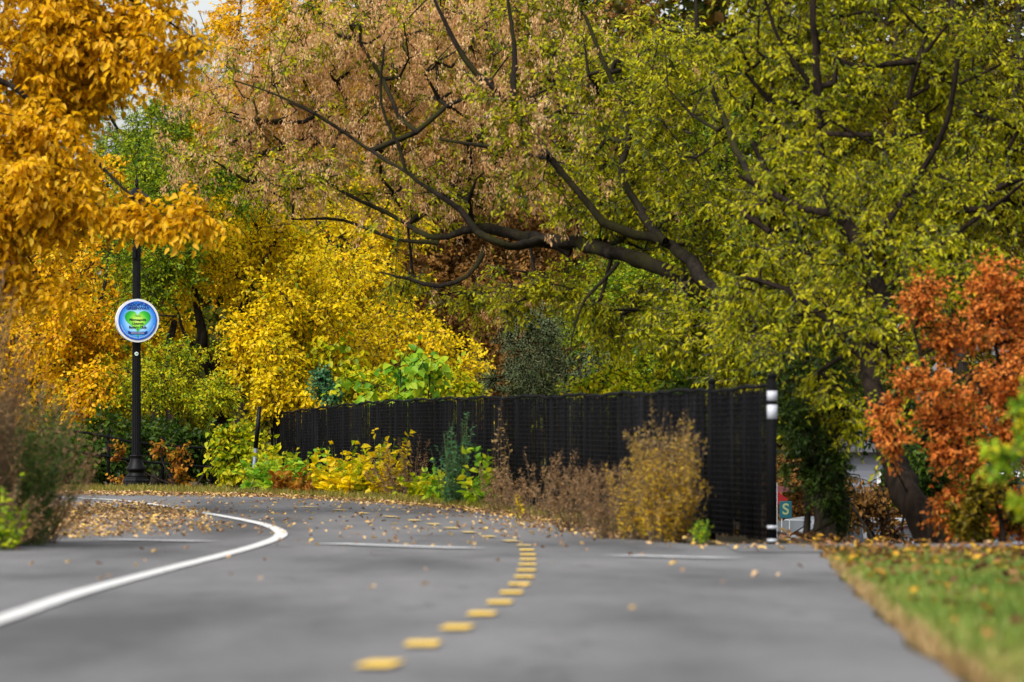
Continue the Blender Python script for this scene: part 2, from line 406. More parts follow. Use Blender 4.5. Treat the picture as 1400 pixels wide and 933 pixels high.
xs = np.concatenate([np.linspace(-900, -60, 12), np.arange(-50, -9, 3.), np.arange(-8, 9.01, .25), np.arange(12, 51, 3.), np.linspace(60, 900, 12)])
ys = np.concatenate([np.linspace(-300, -20, 6), np.arange(-10, 12, 2.), np.arange(12, 100.1, .5), np.arange(104, 160, 5.), np.linspace(180, 1800, 14)])
V, Fc = sheet(xs, ys, -.022)
g = link('ground', rawmesh('ground', V, Fc, 4, smooth=True), groundmat()); tag(g, kind='structure')

def asphaltmat():
    m, N, L, b = newmat('weathered asphalt')
    tc = N.new('ShaderNodeTexCoord')
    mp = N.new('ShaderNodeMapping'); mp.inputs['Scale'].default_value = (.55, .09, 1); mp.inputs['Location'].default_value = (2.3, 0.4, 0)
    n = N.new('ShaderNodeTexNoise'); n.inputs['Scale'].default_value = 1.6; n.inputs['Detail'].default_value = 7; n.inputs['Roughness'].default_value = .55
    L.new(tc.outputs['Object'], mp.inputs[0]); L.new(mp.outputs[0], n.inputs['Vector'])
    n2 = N.new('ShaderNodeTexNoise'); n2.inputs['Scale'].default_value = 90; n2.inputs['Detail'].default_value = 4
    n3 = N.new('ShaderNodeTexVoronoi'); n3.inputs['Scale'].default_value = 120
    L.new(tc.outputs['Object'], n2.inputs['Vector']); L.new(tc.outputs['Object'], n3.inputs['Vector'])
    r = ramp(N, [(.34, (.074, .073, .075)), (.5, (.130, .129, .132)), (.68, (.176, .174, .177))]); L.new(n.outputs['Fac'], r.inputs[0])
    r2 = ramp(N, [(.3, (.75, .75, .75)), (.7, (1.2, 1.2, 1.2))]); L.new(n2.outputs['Fac'], r2.inputs[0])
    r3 = ramp(N, [(0, (1.25, 1.22, 1.15)), (.25, (1, 1, 1)), (1, (.8, .8, .8))]); L.new(n3.outputs['Distance'], r3.inputs[0])
    m1 = N.new('ShaderNodeMixRGB'); m1.blend_type = 'MULTIPLY'; m1.inputs[0].default_value = 1; L.new(r.outputs[0], m1.inputs[1]); L.new(r2.outputs[0], m1.inputs[2])
    m2 = N.new('ShaderNodeMixRGB'); m2.blend_type = 'MULTIPLY'; m2.inputs[0].default_value = 1; L.new(m1.outputs[0], m2.inputs[1]); L.new(r3.outputs[0], m2.inputs[2])
    n4 = N.new('ShaderNodeTexNoise'); n4.inputs['Scale'].default_value = 9; n4.inputs['Detail'].default_value = 10; n4.inputs['Roughness'].default_value = .75
    L.new(tc.outputs['Object'], n4.inputs['Vector']); r4 = ramp(N, [(.3, (.72, .72, .72)), (.5, (1, 1, 1)), (.72, (1.22, 1.2, 1.17))]); L.new(n4.outputs['Fac'], r4.inputs[0])
    m3 = N.new('ShaderNodeMixRGB'); m3.blend_type = 'MULTIPLY'; m3.inputs[0].default_value = 1; L.new(m2.outputs[0], m3.inputs[1]); L.new(r4.outputs[0], m3.inputs[2])
    v5 = N.new('ShaderNodeTexVoronoi'); v5.feature = 'DISTANCE_TO_EDGE'; v5.inputs['Scale'].default_value = .42; mp5 = N.new('ShaderNodeMapping'); n5 = N.new('ShaderNodeTexNoise'); n5.inputs['Scale'].default_value = 1.3; n5.inputs['Detail'].default_value = 6
    ad = N.new('ShaderNodeMixRGB'); ad.blend_type = 'ADD'; ad.inputs[0].default_value = .9; L.new(tc.outputs['Object'], n5.inputs['Vector']); L.new(tc.outputs['Object'], ad.inputs[1]); L.new(n5.outputs['Color'], ad.inputs[2]); L.new(ad.outputs[0], v5.inputs['Vector'])
    r5 = ramp(N, [(0, (.45, .44, .43)), (.006, (.6, .6, .6)), (.012, (1, 1, 1))]); L.new(v5.outputs['Distance'], r5.inputs[0])
    m5 = N.new('ShaderNodeMixRGB'); m5.blend_type = 'MULTIPLY'; m5.inputs[0].default_value = .8; L.new(m3.outputs[0], m5.inputs[1]); L.new(r5.outputs[0], m5.inputs[2]); m2 = m5
    L.new(m2.outputs[0], b.inputs['Base Color']); b.inputs['Roughness'].default_value = .8; b.inputs['Specular IOR Level'].default_value = .25
    bp = N.new('ShaderNodeBump'); bp.inputs['Strength'].default_value = .4; bp.inputs['Distance'].default_value = .004
    L.new(n3.outputs['Distance'], bp.inputs['Height']); L.new(bp.outputs[0], b.inputs['Normal'])
    return m
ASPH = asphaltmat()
pairs = [((-4.3, -6), (1.0, -6)), ((-4.1, 8), (1.05, 8)), ((-4.0, 14.75), (1.157, 14.75)), ((-3.95, 18), (1.25, 18)), ((-3.9, 24.2), (1.49, 24.2)), ((-3.85, 29.1), (1.68, 29.1)),
         ((-3.8, 35), (1.94, 35)), ((-3.75, 38.6), (2.05, 38.4)), ((-3.72, 40), (1.95, 39.6)), ((-3.7, 41), (1.35, 40.8)), ((-3.72, 43), (.94, 43)), ((-3.75, 46.5), (.70, 46.5)),
         ((-3.82, 50), (.42, 50.5)), ((-4.0, 54), (-.1, 55)), ((-4.3, 57), (-.55, 58)), ((-5.0, 60), (-1.34, 61.7)), ((-6.2, 62), (-2.26, 65)), ((-7.6, 63.5), (-3.4, 67.8)),
         ((-9.5, 65), (-5.1, 70)), ((-12, 66.5), (-8, 72)), ((-20, 70), (-16, 76)), ((-40, 78), (-36, 84))]
Lp = catmull([p[0] for p in pairs], 1.2); 
def strip(pairs, zoff, step=.6, nx=14):
    rows = []
    for (a, b), (c, d) in zip(pairs[:-1], pairs[1:]):
        n = max(1, int(max(math.dist(a, c), math.dist(b, d)) / step))
        for t in np.arange(n) / n:
            rows.append((np.array(a) * (1 - t) + np.array(c) * t, np.array(b) * (1 - t) + np.array(d) * t))
    rows.append((np.array(pairs[-1][0]), np.array(pairs[-1][1])))
    V = []
    u = np.linspace(0, 1, nx)
    for a, b in rows:
        ex = .018 * math.sin(a[1] * 1.7) + rng.normal(0, .006)
        p = a[None] * (1 - u)[:, None] + (b + np.array([ex, 0]))[None] * u[:, None]
        V.append(np.column_stack([p, gz(p[:, 0], p[:, 1]) + zoff]))
    V = np.concatenate(V); m = len(rows)
    i = (np.arange(m - 1)[:, None] * nx + np.arange(nx - 1)[None, :]).reshape(-1, 1)
    return V, (i + np.array([0, 1, nx + 1, nx])[None, :]).ravel()
V, Fc = strip(pairs, .0)
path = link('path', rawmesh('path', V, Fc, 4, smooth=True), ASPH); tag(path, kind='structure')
V, Fc = strip([((1.5, 37.6), (1.5, 40.95)), ((2.2, 37.7), (2.2, 41.0)), ((3.0, 37.8), (3.0, 41.1)), ((4.5, 37.9), (4.5, 41.3)), ((9, 38.0), (9, 41.6))], .005, nx=6)
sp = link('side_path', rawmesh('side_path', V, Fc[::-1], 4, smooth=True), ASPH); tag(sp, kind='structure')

def paintmat(name, c, wear=.5):
    m, N, L, b = newmat(name)
    tc = N.new('ShaderNodeTexCoord'); n = N.new('ShaderNodeTexNoise'); n.inputs['Scale'].default_value = 30; n.inputs['Detail'].default_value = 8
    L.new(tc.outputs['Object'], n.inputs['Vector'])
    n2 = N.new('ShaderNodeTexNoise'); n2.inputs['Scale'].default_value = 5; n2.inputs['Detail'].default_value = 4; L.new(tc.outputs['Object'], n2.inputs['Vector'])
    ma = N.new('ShaderNodeMath'); ma.operation = 'MULTIPLY_ADD'; ma.inputs[1].default_value = .6; L.new(n2.outputs['Fac'], ma.inputs[0]); ma2 = N.new('ShaderNodeMath'); ma2.operation = 'MULTIPLY'; ma2.inputs[1].default_value = .4; L.new(n.outputs['Fac'], ma2.inputs[0]); L.new(ma2.outputs[0], ma.inputs[2])
    r = ramp(N, [(wear - .10, (.2, .2, .2)), (wear + .03, c)]); L.new(ma.outputs[0], r.inputs[0]); L.new(r.outputs[0], b.inputs['Base Color'])
    b.inputs['Roughness'].default_value = .7
    return m
WPAINT = paintmat('worn white road paint', (.56, .56, .55), .40); FPAINT = paintmat('faded white road paint', (.42, .42, .43), .46); YPAINT = paintmat('worn yellow road paint', (.78, .50, .05), .42)
def ribbon(pts, wd, zoff, step=.3):
    q = catmull([(a, b, 0) for a, b in pts], step)[:, :2]; d = nz(np.gradient(q, axis=0)); n = np.column_stack([-d[:, 1], d[:, 0]])
    ww = wd / 2 * (1 + rng.normal(0, .02, len(q)))[:, None]
    A = q + n * ww; B = q - n * ww
    V = np.concatenate([np.column_stack([A, gz(A[:, 0], A[:, 1]) + zoff]), np.column_stack([B, gz(B[:, 0], B[:, 1]) + zoff])])
    m = len(q); i = np.arange(m - 1)[:, None]
    return V, (i + np.array([0, m, m + 1, 1])[None, :]).ravel(), m
V, Fc, _ = ribbon([(-1.80, 4), (-1.84, 14), (-1.87, 20.7), (-1.92, 24.9), (-1.91, 29.7), (-1.86, 36), (-1.80, 41), (-1.81, 44.5), (-2.0, 47.8), (-2.35, 51), (-2.97, 55.2), (-3.9, 61), (-4.7, 64.5), (-6, 67), (-9, 69)], .105, .008)
o = link('path_edge_line', rawmesh('line', V, Fc, 4), WPAINT); tag(o, kind='structure')
center = catmull([(-.95, 8, 0), (-.36, 16.1, 0), (-.275, 18, 0), (-.19, 19.7, 0), (-.116, 21.5, 0), (-.04, 23.8, 0), (.02, 26.4, 0), (.065, 29.3, 0), (.09, 33, 0), (.10, 37, 0), (.06, 41, 0), (-.25, 44.7, 0), (-.58, 48.5, 0), (-.95, 52, 0), (-1.38, 54.7, 0), (-2.1, 58.8, 0), (-3.4, 62, 0), (-5.5, 66, 0)], .1)[:, :2]
s = np.concatenate([[0], np.cumsum(np.linalg.norm(np.diff(center, axis=0), axis=1))])
s16 = s[np.argmin(abs(center[:, 1] - 16.1))]
VV = []; FF = []; off = 0; V2_ = []; F2_ = []; o2_ = 0
for k in range(0, 32):
    a = s16 + k * 1.87 - .48; q = [(np.interp(a + t, s, center[:, 0]), np.interp(a + t, s, center[:, 1])) for t in (.06, .32, .58)]
    V, Fc, m = ribbon(q, .10, .010, .1)
    if k < 13: VV.append(V); FF.append(Fc + off); off += len(V)
    elif k < 24: V2_.append(V); F2_.append(Fc + o2_); o2_ += len(V)
o = link('path_centre_line', rawmesh('dashes', np.concatenate(VV), np.concatenate(FF), 4), YPAINT); tag(o, kind='structure')
o = link('path_faded_line', rawmesh('dashes', np.concatenate(V2_), np.concatenate(F2_), 4), paintmat('faded yellow road paint', (.55, .40, .12), .44)); tag(o, kind='structure')
VV = []; FF = []; off = 0
for (ax, ay), (bx, by) in (((150, 741.5), (283, 744)), ((452, 747), (640, 752.5)), ((848, 761), (995, 765))):
    Ya = 42.7 - (ay - 741.5) * .30; Yb = 42.7 - (by - 741.5) * .30
    Ya = min(Ya, 4278 / (ay - 643)); Yb = min(Yb, 4278 / (by - 643))
    pa = ((ax - 700) / F * Ya, Ya); pb = ((bx - 700) / F * Yb, Yb)
    V, Fc, m = ribbon([pa, ((pa[0] + pb[0]) / 2, (pa[1] + pb[1]) / 2), pb], .30, .009, .1); VV.append(V); FF.append(Fc + off); off += len(V)
o = link('path_cross_marking', rawmesh('cross', np.concatenate(VV), np.concatenate(FF), 4), FPAINT); tag(o, kind='structure')

# ------------------------------------------------------------------ fallen leaves, lawn
def scatter(name, xy, size, mat, flat=.35, aspect=.62, zo=.010):
    n = len(xy); z = gz(xy[:, 0], xy[:, 1]) + zo + rng.random(n) * .02
    pos = np.column_stack([xy, z]); a = rng.random(n) * 6.283
    d = np.column_stack([np.cos(a), np.sin(a), rng.normal(0, flat, n)]); nr = np.column_stack([rng.normal(0, flat, (n, 2)), np.ones(n)])
    L_ = size * rng.uniform(.6, 1.3, n)
    return leafset(name, pos, d, nr, L_, L_ * aspect, rng.random(n), 6, .3)
def inpoly(n, quad):
    """random points in a quad a,b,c,d (x,y)"""
    u = rng.random((n, 1)); v = rng.random((n, 1)); a, b, c, d = [np.array(p, float) for p in quad]
    return (a * (1 - u) + b * u) * (1 - v) + (d * (1 - u) + c * u) * v
outer = [(.94, 43), (.70, 46.5), (.42, 50.5), (-.1, 55), (-.55, 58), (-1.34, 61.7), (-2.26, 65), (-3.4, 67.8), (-5.1, 70), (-8, 72)]
xy = []
for (a, b) in zip(outer[:-1], outer[1:]):
    dx, dy = b[0] - a[0], b[1] - a[1]; L_ = math.hypot(dx, dy); nx_, ny_ = dy / L_, -dx / L_
    n = int(L_ * 150); t = rng.random(n); o_ = rng.normal(.10, .13, n) + (rng.random(n) < .25) * rng.normal(-.2, .35, n)
    xy.append(np.column_stack([a[0] + dx * t + abs(nx_) * o_, a[1] + dy * t + abs(ny_) * o_]))
xy.append(inpoly(70, [(1.2, 38.6), (3.4, 38.6), (3.4, 40.9), (1.2, 40.9)]))
# drift in front of the left bush and walking lane
n = 3000; p = inpoly(n, [(-3.9, 42.3), (-1.95, 45.5), (-3.4, 57.5), (-4.6, 57.5)]); keep = rng.random(n) < np.clip(1.15 - (p[:, 0] + 4.0) * .55, .08, 1); xy.append(p[keep])
xy.append(inpoly(700, [(-4.9, 36), (-3.55, 39.5), (-3.4, 45), (-4.9, 47)]))
n = 900; p = inpoly(n, [(-4.6, 57), (-2.9, 55.5), (-4.0, 61.5), (-6.5, 62)]); xy.append(p)
n = 1600; p = inpoly(n, [(-3.5, 66.3), (-8, 70), (-8, 72.5), (-1.6, 66.0)]); xy.append(p)
# thin scatter on the path
xy.append(inpoly(230, [(-1.7, 40), (1.9, 38.5), (.3, 51), (-2.5, 52)]))
xy.append(inpoly(180, [(-2.4, 51), (.2, 51), (-3.2, 66), (-4.4, 62)]))
n = 46; xy.append(inpoly(n, [(-3.6, 20), (1.4, 22), (1.9, 39), (-3.6, 40)]))
xy = np.concatenate(xy)
o = link('fallen_leaves', scatter('fallen_leaves', xy, .044, L_LIT), L_LIT); o.data.materials.clear(); o.data.materials.append(L_LIT); tag(o, kind='stuff')
# leaves in the grass and behind the crest
ga = inpoly(5200, [(1.3, 14), (4.2, 14), (5.8, 38.8), (2.05, 38.2)])
wgt = np.clip((ga[:, 1] - 17) / 18, .10, 1) ** 1.3; ga = ga[rng.random(len(ga)) < wgt]
gb = inpoly(9000, [(1.95, 44.5), (6.5, 44.5), (9, 74), (-1.0, 74)])
gd = np.concatenate([inpoly(1500, [(1.95, 34.2), (6, 34.5), (6, 37.7), (2.05, 37.5)]), inpoly(60, [(1.9, 38), (4.5, 38), (5, 41), (1.9, 41)])])
o = link('leaf_litter', scatter('leaf_litter', np.concatenate([ga, gb, gd]), .058, L_LITB, .4, zo=.02), L_LITB); tag(o, kind='stuff')
def blades(name, xy, h, wd, mat, mixfn):
    n = len(xy); z = gz(xy[:, 0], xy[:, 1]) - .01; pos = np.column_stack([xy, z]); a = rng.random(n) * 6.283
    d = np.column_stack([np.cos(a) * .45, np.sin(a) * .45, np.ones(n)]); nr = np.column_stack([np.cos(a), np.sin(a), np.zeros(n)]) + rng.normal(0, .4, (n, 3))
    L_ = h * rng.uniform(.5, 1.4, n)
    return link(name, leafset(name, pos, d, nr, L_, np.full(n, wd), mixfn(xy), 4, .15), mat)
def lawnmix(p):
    v = .5 + .25 * np.sin(p[:, 0] * 2.9 + p[:, 1] * .5) * np.cos(p[:, 1] * .55 + 1) + .2 * np.sin(p[:, 1] * .9 + p[:, 0] * 3)
    v = v * .5 + rng.random(len(p)) * .38
    edge = np.interp(p[:, 1], [14, 24, 35, 39], [1.15, 1.5, 1.95, 2.1]); v = v + .45 * sst(1 - (p[:, 0] - edge) / .09)
    return np.clip(v + .2 * sst((17.5 - p[:, 1]) / 2), 0, 1)
gp = inpoly(90000, [(1.1, 13), (4.0, 13), (6.0, 37.4), (1.9, 37.4)])
gp = gp[gp[:, 0] > np.interp(gp[:, 1], [12, 14.75, 18, 24.2, 29.1, 35, 38.6], [1.13, 1.18, 1.27, 1.51, 1.70, 1.96, 2.1]) + rng.normal(0, .02, len(gp))]
o = blades('grass', gp, .055, .011, L_BLADE, lawnmix); tag(o, kind='stuff')
vp = []
for (a, b) in zip(outer[:-1], outer[1:]):
    L_ = math.dist(a, b); n = int(L_ * 420); t = rng.random(n)
    x = a[0] + (b[0] - a[0]) * t; y = a[1] + (b[1] - a[1]) * t; dy = np.abs(rng.normal(0, 1, n)) * (1.6); x2 = x + dy * .05; y2 = y + dy + .1
    vp.append(np.column_stack([x2, y2]))
vp.append(inpoly(5000, [(-7, 72), (-3.6, 68.5), (-3.6, 74), (-8, 80)]))
o = blades('verge_grass', np.concatenate(vp), .09, .010, L_DBLADE, lambda p: rng.random(len(p))); tag(o, kind='stuff')

# ------------------------------------------------------------------ lamp post and round sign
BLK = plain('black painted metal', (.003, .003, .0035), .5, .0, .25, 20, .1, .15)
FENCEBLK = plain('black fence metal', (.003, .003, .0035), .75, 0, .3, 15, .1, .08)
LY = 78.0; lx = (186.5 - 700) / F * LY; lz = float(gz(lx, LY))
root = empty('street_lamp', (lx, LY, lz), 'black fluted lamp post beside the path, carrying the round blue sign', 'street lamp')
b = MB()
b.lathe([(.20, -.05), (.20, .05), (.185, .06), (.185, .11), (.17, .13), (.165, .16)], (lx, LY, lz), 8, False)
b.lathe([(.15, .16), (.12, .19), (.105, .215), (.115, .235), (.135, .25), (.14, .265), (.13, .29), (.10, .33), (.082, .40), (.078, .43), (.088, .44), (.088, .455), (.07, .46)], (lx, LY, lz), 24)
b.build('base', BLK, root)
b = MB(); b.lathe([(.0655, .455), (.062, 1.2), (.058, 2.4), (.054, 3.45)], (lx, LY, lz), 64, False, lambda a, z: 1 - .09 * (math.cos(a * 12) > .3)); b.build('pole', BLK, root)
b = MB(); b.lathe([(.054, 3.45), (.066, 3.46), (.066, 3.50), (.045, 3.53), (.04, 3.60), (.07, 3.66), (.085, 3.70)], (lx, LY, lz), 24); b.build('collar', BLK, root)
GLASS, N, L, pb = newmat('frosted lantern glass'); pb.inputs['Base Color'].default_value = (.10, .11, .11, 1); pb.inputs['Roughness'].default_value = .35; pb.inputs['Transmission Weight'].default_value = .4
b = MB(); b.lathe([(.075, 3.70), (.105, 3.80), (.115, 3.92), (.105, 3.985)], (lx, LY, lz), 24); b.build('lantern_glass', GLASS, root)
b = MB(); b.lathe([(.175, 3.975), (.185, 3.985), (.185, 4.0), (.11, 4.05), (.06, 4.10), (.03, 4.13)], (lx, LY, lz), 8, False)
cap = b.build('lantern_roof', BLK, root)
b = MB(); b.lathe([(.012, 4.13), (.02, 4.15), (.03, 4.17), (.018, 4.19), (.02, 4.22), (.008, 4.27), (.003, 4.33)], (lx, LY, lz), 12); b.build('finial', BLK, root)
b = MB(); b.box((lx - .03, LY - .07, lz + 3.22), (.05, .05, .14), bev=.006); b.build('control_box', BLK, root)
STK = plain('white sticker', (.72, .75, .72), .5); STG = plain('green sticker print', (.1, .3, .15), .5)
def disc(r, y0, y1, cx=0, cz=0, n=48):
    V = []; 
    for y in (y0, y1):
        for k in range(n): a = 2 * math.pi * k / n; V.append((cx + r * math.cos(a), y, cz + r * math.sin(a)))
    return V, [tuple(range(n)), tuple(range(2 * n - 1, n - 1, -1))] + [(k, (k + 1) % n, n + (k + 1) % n, n + k)[::-1] for k in range(n)]
b = MB(); V, Fc = disc(.026, -.002, .004); b.add([(v[0] + lx + .005, v[1] + LY - .0675, v[2] + P(0, 484, LY)[2]) for v in V], Fc); stk = b.build('sticker', STK, root)
b = MB(); b.box((lx + .007, LY - .0712, P(0, 484, LY)[2]), (.03, .002, .022)); b.build('print', STG, stk)

scx, scz = (188 - 700) / F * LY, P(0, 439, LY)[2]
sroot = empty('round_sign', (scx, LY - .135, scz), 'round blue sign with a green heart and white rim on the lamp post', 'sign'); sroot.rotation_euler = (0, 0, R(13))
WHT = plain('white enamel', (.6, .61, .62), .35, 0, .04)
def radial(name, stops, cx=0, cz=0, sc_=.3, rough=.4):
    m, N, L, b = newmat(name); tc = N.new('ShaderNodeTexCoord'); mp = N.new('ShaderNodeMapping'); mp.inputs['Location'].default_value = (-cx / sc_, 0, -cz / sc_); mp.inputs['Scale'].default_value = (1 / sc_, 0, 1 / sc_)
    ln = N.new('ShaderNodeVectorMath'); ln.operation = 'LENGTH'; L.new(tc.outputs['Object'], mp.inputs[0]); L.new(mp.outputs[0], ln.inputs[0])
    r = ramp(N, stops); L.new(ln.outputs['Value'], r.inputs[0]); L.new(r.outputs[0], b.inputs['Base Color']); b.inputs['Roughness'].default_value = rough; return m
V, Fc = disc(.297, -.05, .05, n=64); MB().add(V, Fc).build('rim', WHT, sroot, False)
BLUE = radial('sign blue print', [(0, lin((190, 220, 240))), (.55, lin((140, 195, 235))), (.82, lin((45, 130, 210))), (1, lin((20, 95, 190)))], sc_=.27)
V, Fc = disc(.266, -.056, -.0501, n=64); face = MB().add(V, Fc).build('sign_face', BLUE, sroot, False)
NAVY = plain('navy sign print', lin((22, 44, 120)), .4, 0, .02); DKT = plain('dark sign lettering', lin((24, 40, 34)), .4, 0, .02)
def ringmesh(r0, r1, y, n=64, a0=0, a1=2 * math.pi):
    V = []; Fc = []
    for k in range(n + 1):
        a = a0 + (a1 - a0) * k / n; V += [(r0 * math.cos(a), y, r0 * math.sin(a)), (r1 * math.cos(a), y, r1 * math.sin(a))]
    for k in range(n): Fc.append((2 * k, 2 * k + 2, 2 * k + 3, 2 * k + 1)[::-1])
    return V, Fc
b = MB(); b.add(*ringmesh(.252, .266, -.058)); b.build('border', plain('sign border blue', lin((20, 70, 165)), .4), face, False)
GH = radial('green heart print', [(0, lin((205, 230, 110))), (.4, lin((150, 210, 70))), (.75, lin((50, 175, 45))), (1.0, lin((15, 140, 40)))], 0, .0, .17)
hv = []
for k in range(60):
    t = 2 * math.pi * k / 60; hx = 16 * math.sin(t) ** 3; hz = 13 * math.cos(t) - 5 * math.cos(2 * t) - 2 * math.cos(3 * t) - math.cos(4 * t)
    hv.append((hx * .0112, -.0600, hz * .0102 + .010))
b = MB(); b.add([(0, -.0600, .02)] + hv, [(0, 1 + k, 1 + (k + 1) % 60) for k in range(60)]); b.build('heart', GH, face, False)
def text(body, size, z, mat, y, off=0.0, x=0.0, ax=1.0):
    c = bpy.data.curves.new('t', 'FONT'); c.body = body; c.size = size; c.align_x = 'CENTER'; c.align_y = 'CENTER'; c.offset = off; c.extrude = .0; c.resolution_u = 3
    t = bpy.data.objects.new('t', c); COL.objects.link(t); bpy.context.view_layer.update()
    me = bpy.data.meshes.new_from_object(t); bpy.data.objects.remove(t)
    for v in me.vertices: a, b_, c_ = v.co; v.co = (a * ax + x, y, b_ + z)
    o = link('lettering', me, mat, face, False); return o
text('ADOPT-A', .056, .214, NAVY, -.0625, .0022, ax=1.12); text('GREENWAY', .054, .167, NAVY, -.0625, .0022, ax=1.08)
text('Thanks', .030, .063, DKT, -.0625)
text('Minneapolis', .049, .010, DKT, -.0625, .0016); text('Uptown', .049, -.041, DKT, -.0625, .0016); text('Rotary Club', .049, -.092, DKT, -.0625, .0016)
b = MB(); y = -.0618
b.add([(-.11, y, -.188), (.11, y, -.188), (.11, y, -.153), (-.11, y, -.153)], [(0, 1, 2, 3)])
for sg in (-1, 1): b.add([(sg * .11, y, -.178), (sg * .14, y, -.178), (sg * .128, y, -.161), (sg * .14, y, -.144), (sg * .11, y, -.144)], [(0, 1, 2, 3, 4)])
b.build('ribbon', NAVY, face, False)
b = MB()
for k in range(14): b.box((-.085 + k * .013, -.0635, -.1705), (.008, .001, .010))
for k in range(34):
    a = R(197) + k * R(4.4)
    if abs(k - 17) < 1: continue
    b.box((.236 * math.cos(a), -.0615, .236 * math.sin(a)), (.009, .001, .008))
b.build('small_print', WHT, face, False)
b = MB(); b.add([(-.014, -.0615, -.196), (.014, -.0615, -.196), (.007, -.0615, -.218), (-.007, -.0615, -.218)], [(0, 1, 2, 3)]); b.build('leaf_mark', plain('green mark', lin((40, 170, 50)), .5), face, False)
for dz in (-.12, .12): MB().box((0.0, .078, dz), (.16, .05, .03), bev=.004).build('bracket', BLK, sroot, False)

# thin leaning post
ty = 75.5; px0, pz0 = gbase(344, ty)[0], gbase(344, ty)[2]; top = P(355, 556, ty)
root = empty('marker_post', (px0, ty, pz0), 'thin leaning metal post, black above and grey below, at the path edge', 'post')
A = np.array([px0, ty, pz0 - .05]); mid = A + (top - A) * .52
MB().tube([A, mid], .026, 8).build('lower_tube', plain('galvanised steel', (.14, .17, .21), .5, .3, .2), root)
MB().tube([mid, top], .029, 8).build('upper_tube', BLK, root)

# ------------------------------------------------------------------ black mesh fence
FQ = catmull([(a, b_, 0) for a, b_ in FENCE], .1)[:, :2]
fs = np.concatenate([[0], np.cumsum(np.linalg.norm(np.diff(FQ, axis=0), axis=1))])
def fpt(t): return np.array([np.interp(t, fs, FQ[:, 0]), np.interp(t, fs, FQ[:, 1])])
def slatmat():
    m, N, L, b = newmat('black fence slats')
    at = N.new('ShaderNodeAttribute'); at.attribute_name = 'rnd'
    r = ramp(N, [(0, (.0015, .0015, .002)), (.6, (.004, .004, .005)), (.9, (.009, .009, .011)), (1, (.02, .019, .018))]); L.new(at.outputs['Fac'], r.inputs[0])
    tc = N.new('ShaderNodeTexCoord'); n = N.new('ShaderNodeTexNoise'); n.inputs['Scale'].default_value = 4; L.new(tc.outputs['Object'], n.inputs['Vector'])
    r2 = ramp(N, [(.4, (.7, .7, .7)), (.75, (1.7, 1.6, 1.5))]); L.new(n.outputs['Fac'], r2.inputs[0])
    mx = N.new('ShaderNodeMixRGB'); mx.blend_type = 'MULTIPLY'; mx.inputs[0].default_value = 1; L.new(r.outputs[0], mx.inputs[1]); L.new(r2.outputs[0], mx.inputs[2]); L.new(mx.outputs[0], b.inputs['Base Color'])
    b.inputs['Roughness'].default_value = .85; b.inputs['Specular IOR Level'].default_value = .05
    return m
SLAT = slatmat(); WIRE = plain('black vinyl wire', (.005, .005, .006), .7, 0, .2, 20, 0, .1)
FH = 1.15
froot = empty('mesh_fence', (1.53, 44, gz(1.53, 44)), 'long black mesh fence with woven slats curving along the outer path edge', 'fence')
Lf = fs[-1]; posts = [0.0, 3.02]; t = 3.02
while t < Lf - 2.6: t += 2.6; posts.append(t)
posts.append(Lf)
for i, t in enumerate(posts):
    x, y = fpt(t); z = float(gz(x, y)); hgt = FH + (.05 if i == 0 else (.04 if i == 1 else -.03)); r_ = .034 if i == 0 else (.03 if i == 1 else .024)
    b = MB(); b.tube([(x, y, z - .05), (x, y, z + hgt)], r_, 12); b.tube([(x, y, z + hgt), (x, y, z + hgt + .02), (x, y, z + hgt + .035)], [r_ * 1.12, r_ * 1.05, r_ * .4], 12)
    p_ = b.build('post', FENCEBLK, froot)
    if i == 0:
        REF = plain('white reflective tape', (.40, .42, .46), .3, 0, .08)
        for za, zb in ((1.035, 1.105), (.905, 1.005), (.115, .138), (.02, .042)):
            rr = r_ + .004
            MB().tube([(x, y, z + za), (x, y, z + zb)], rr, 14).build('reflective_band', REF, p_)
b = MB()
qq = [fpt(t) for t in np.arange(0, Lf, .4)]
toprail = [(p[0], p[1], float(gz(*p)) + FH - .014 + .010 * math.sin(i * .7) + .008 * math.sin(i * 2.3)) for i, p in enumerate(qq)]
b.tube(toprail, .016, 8); b.build('top_rail', FENCEBLK, froot)
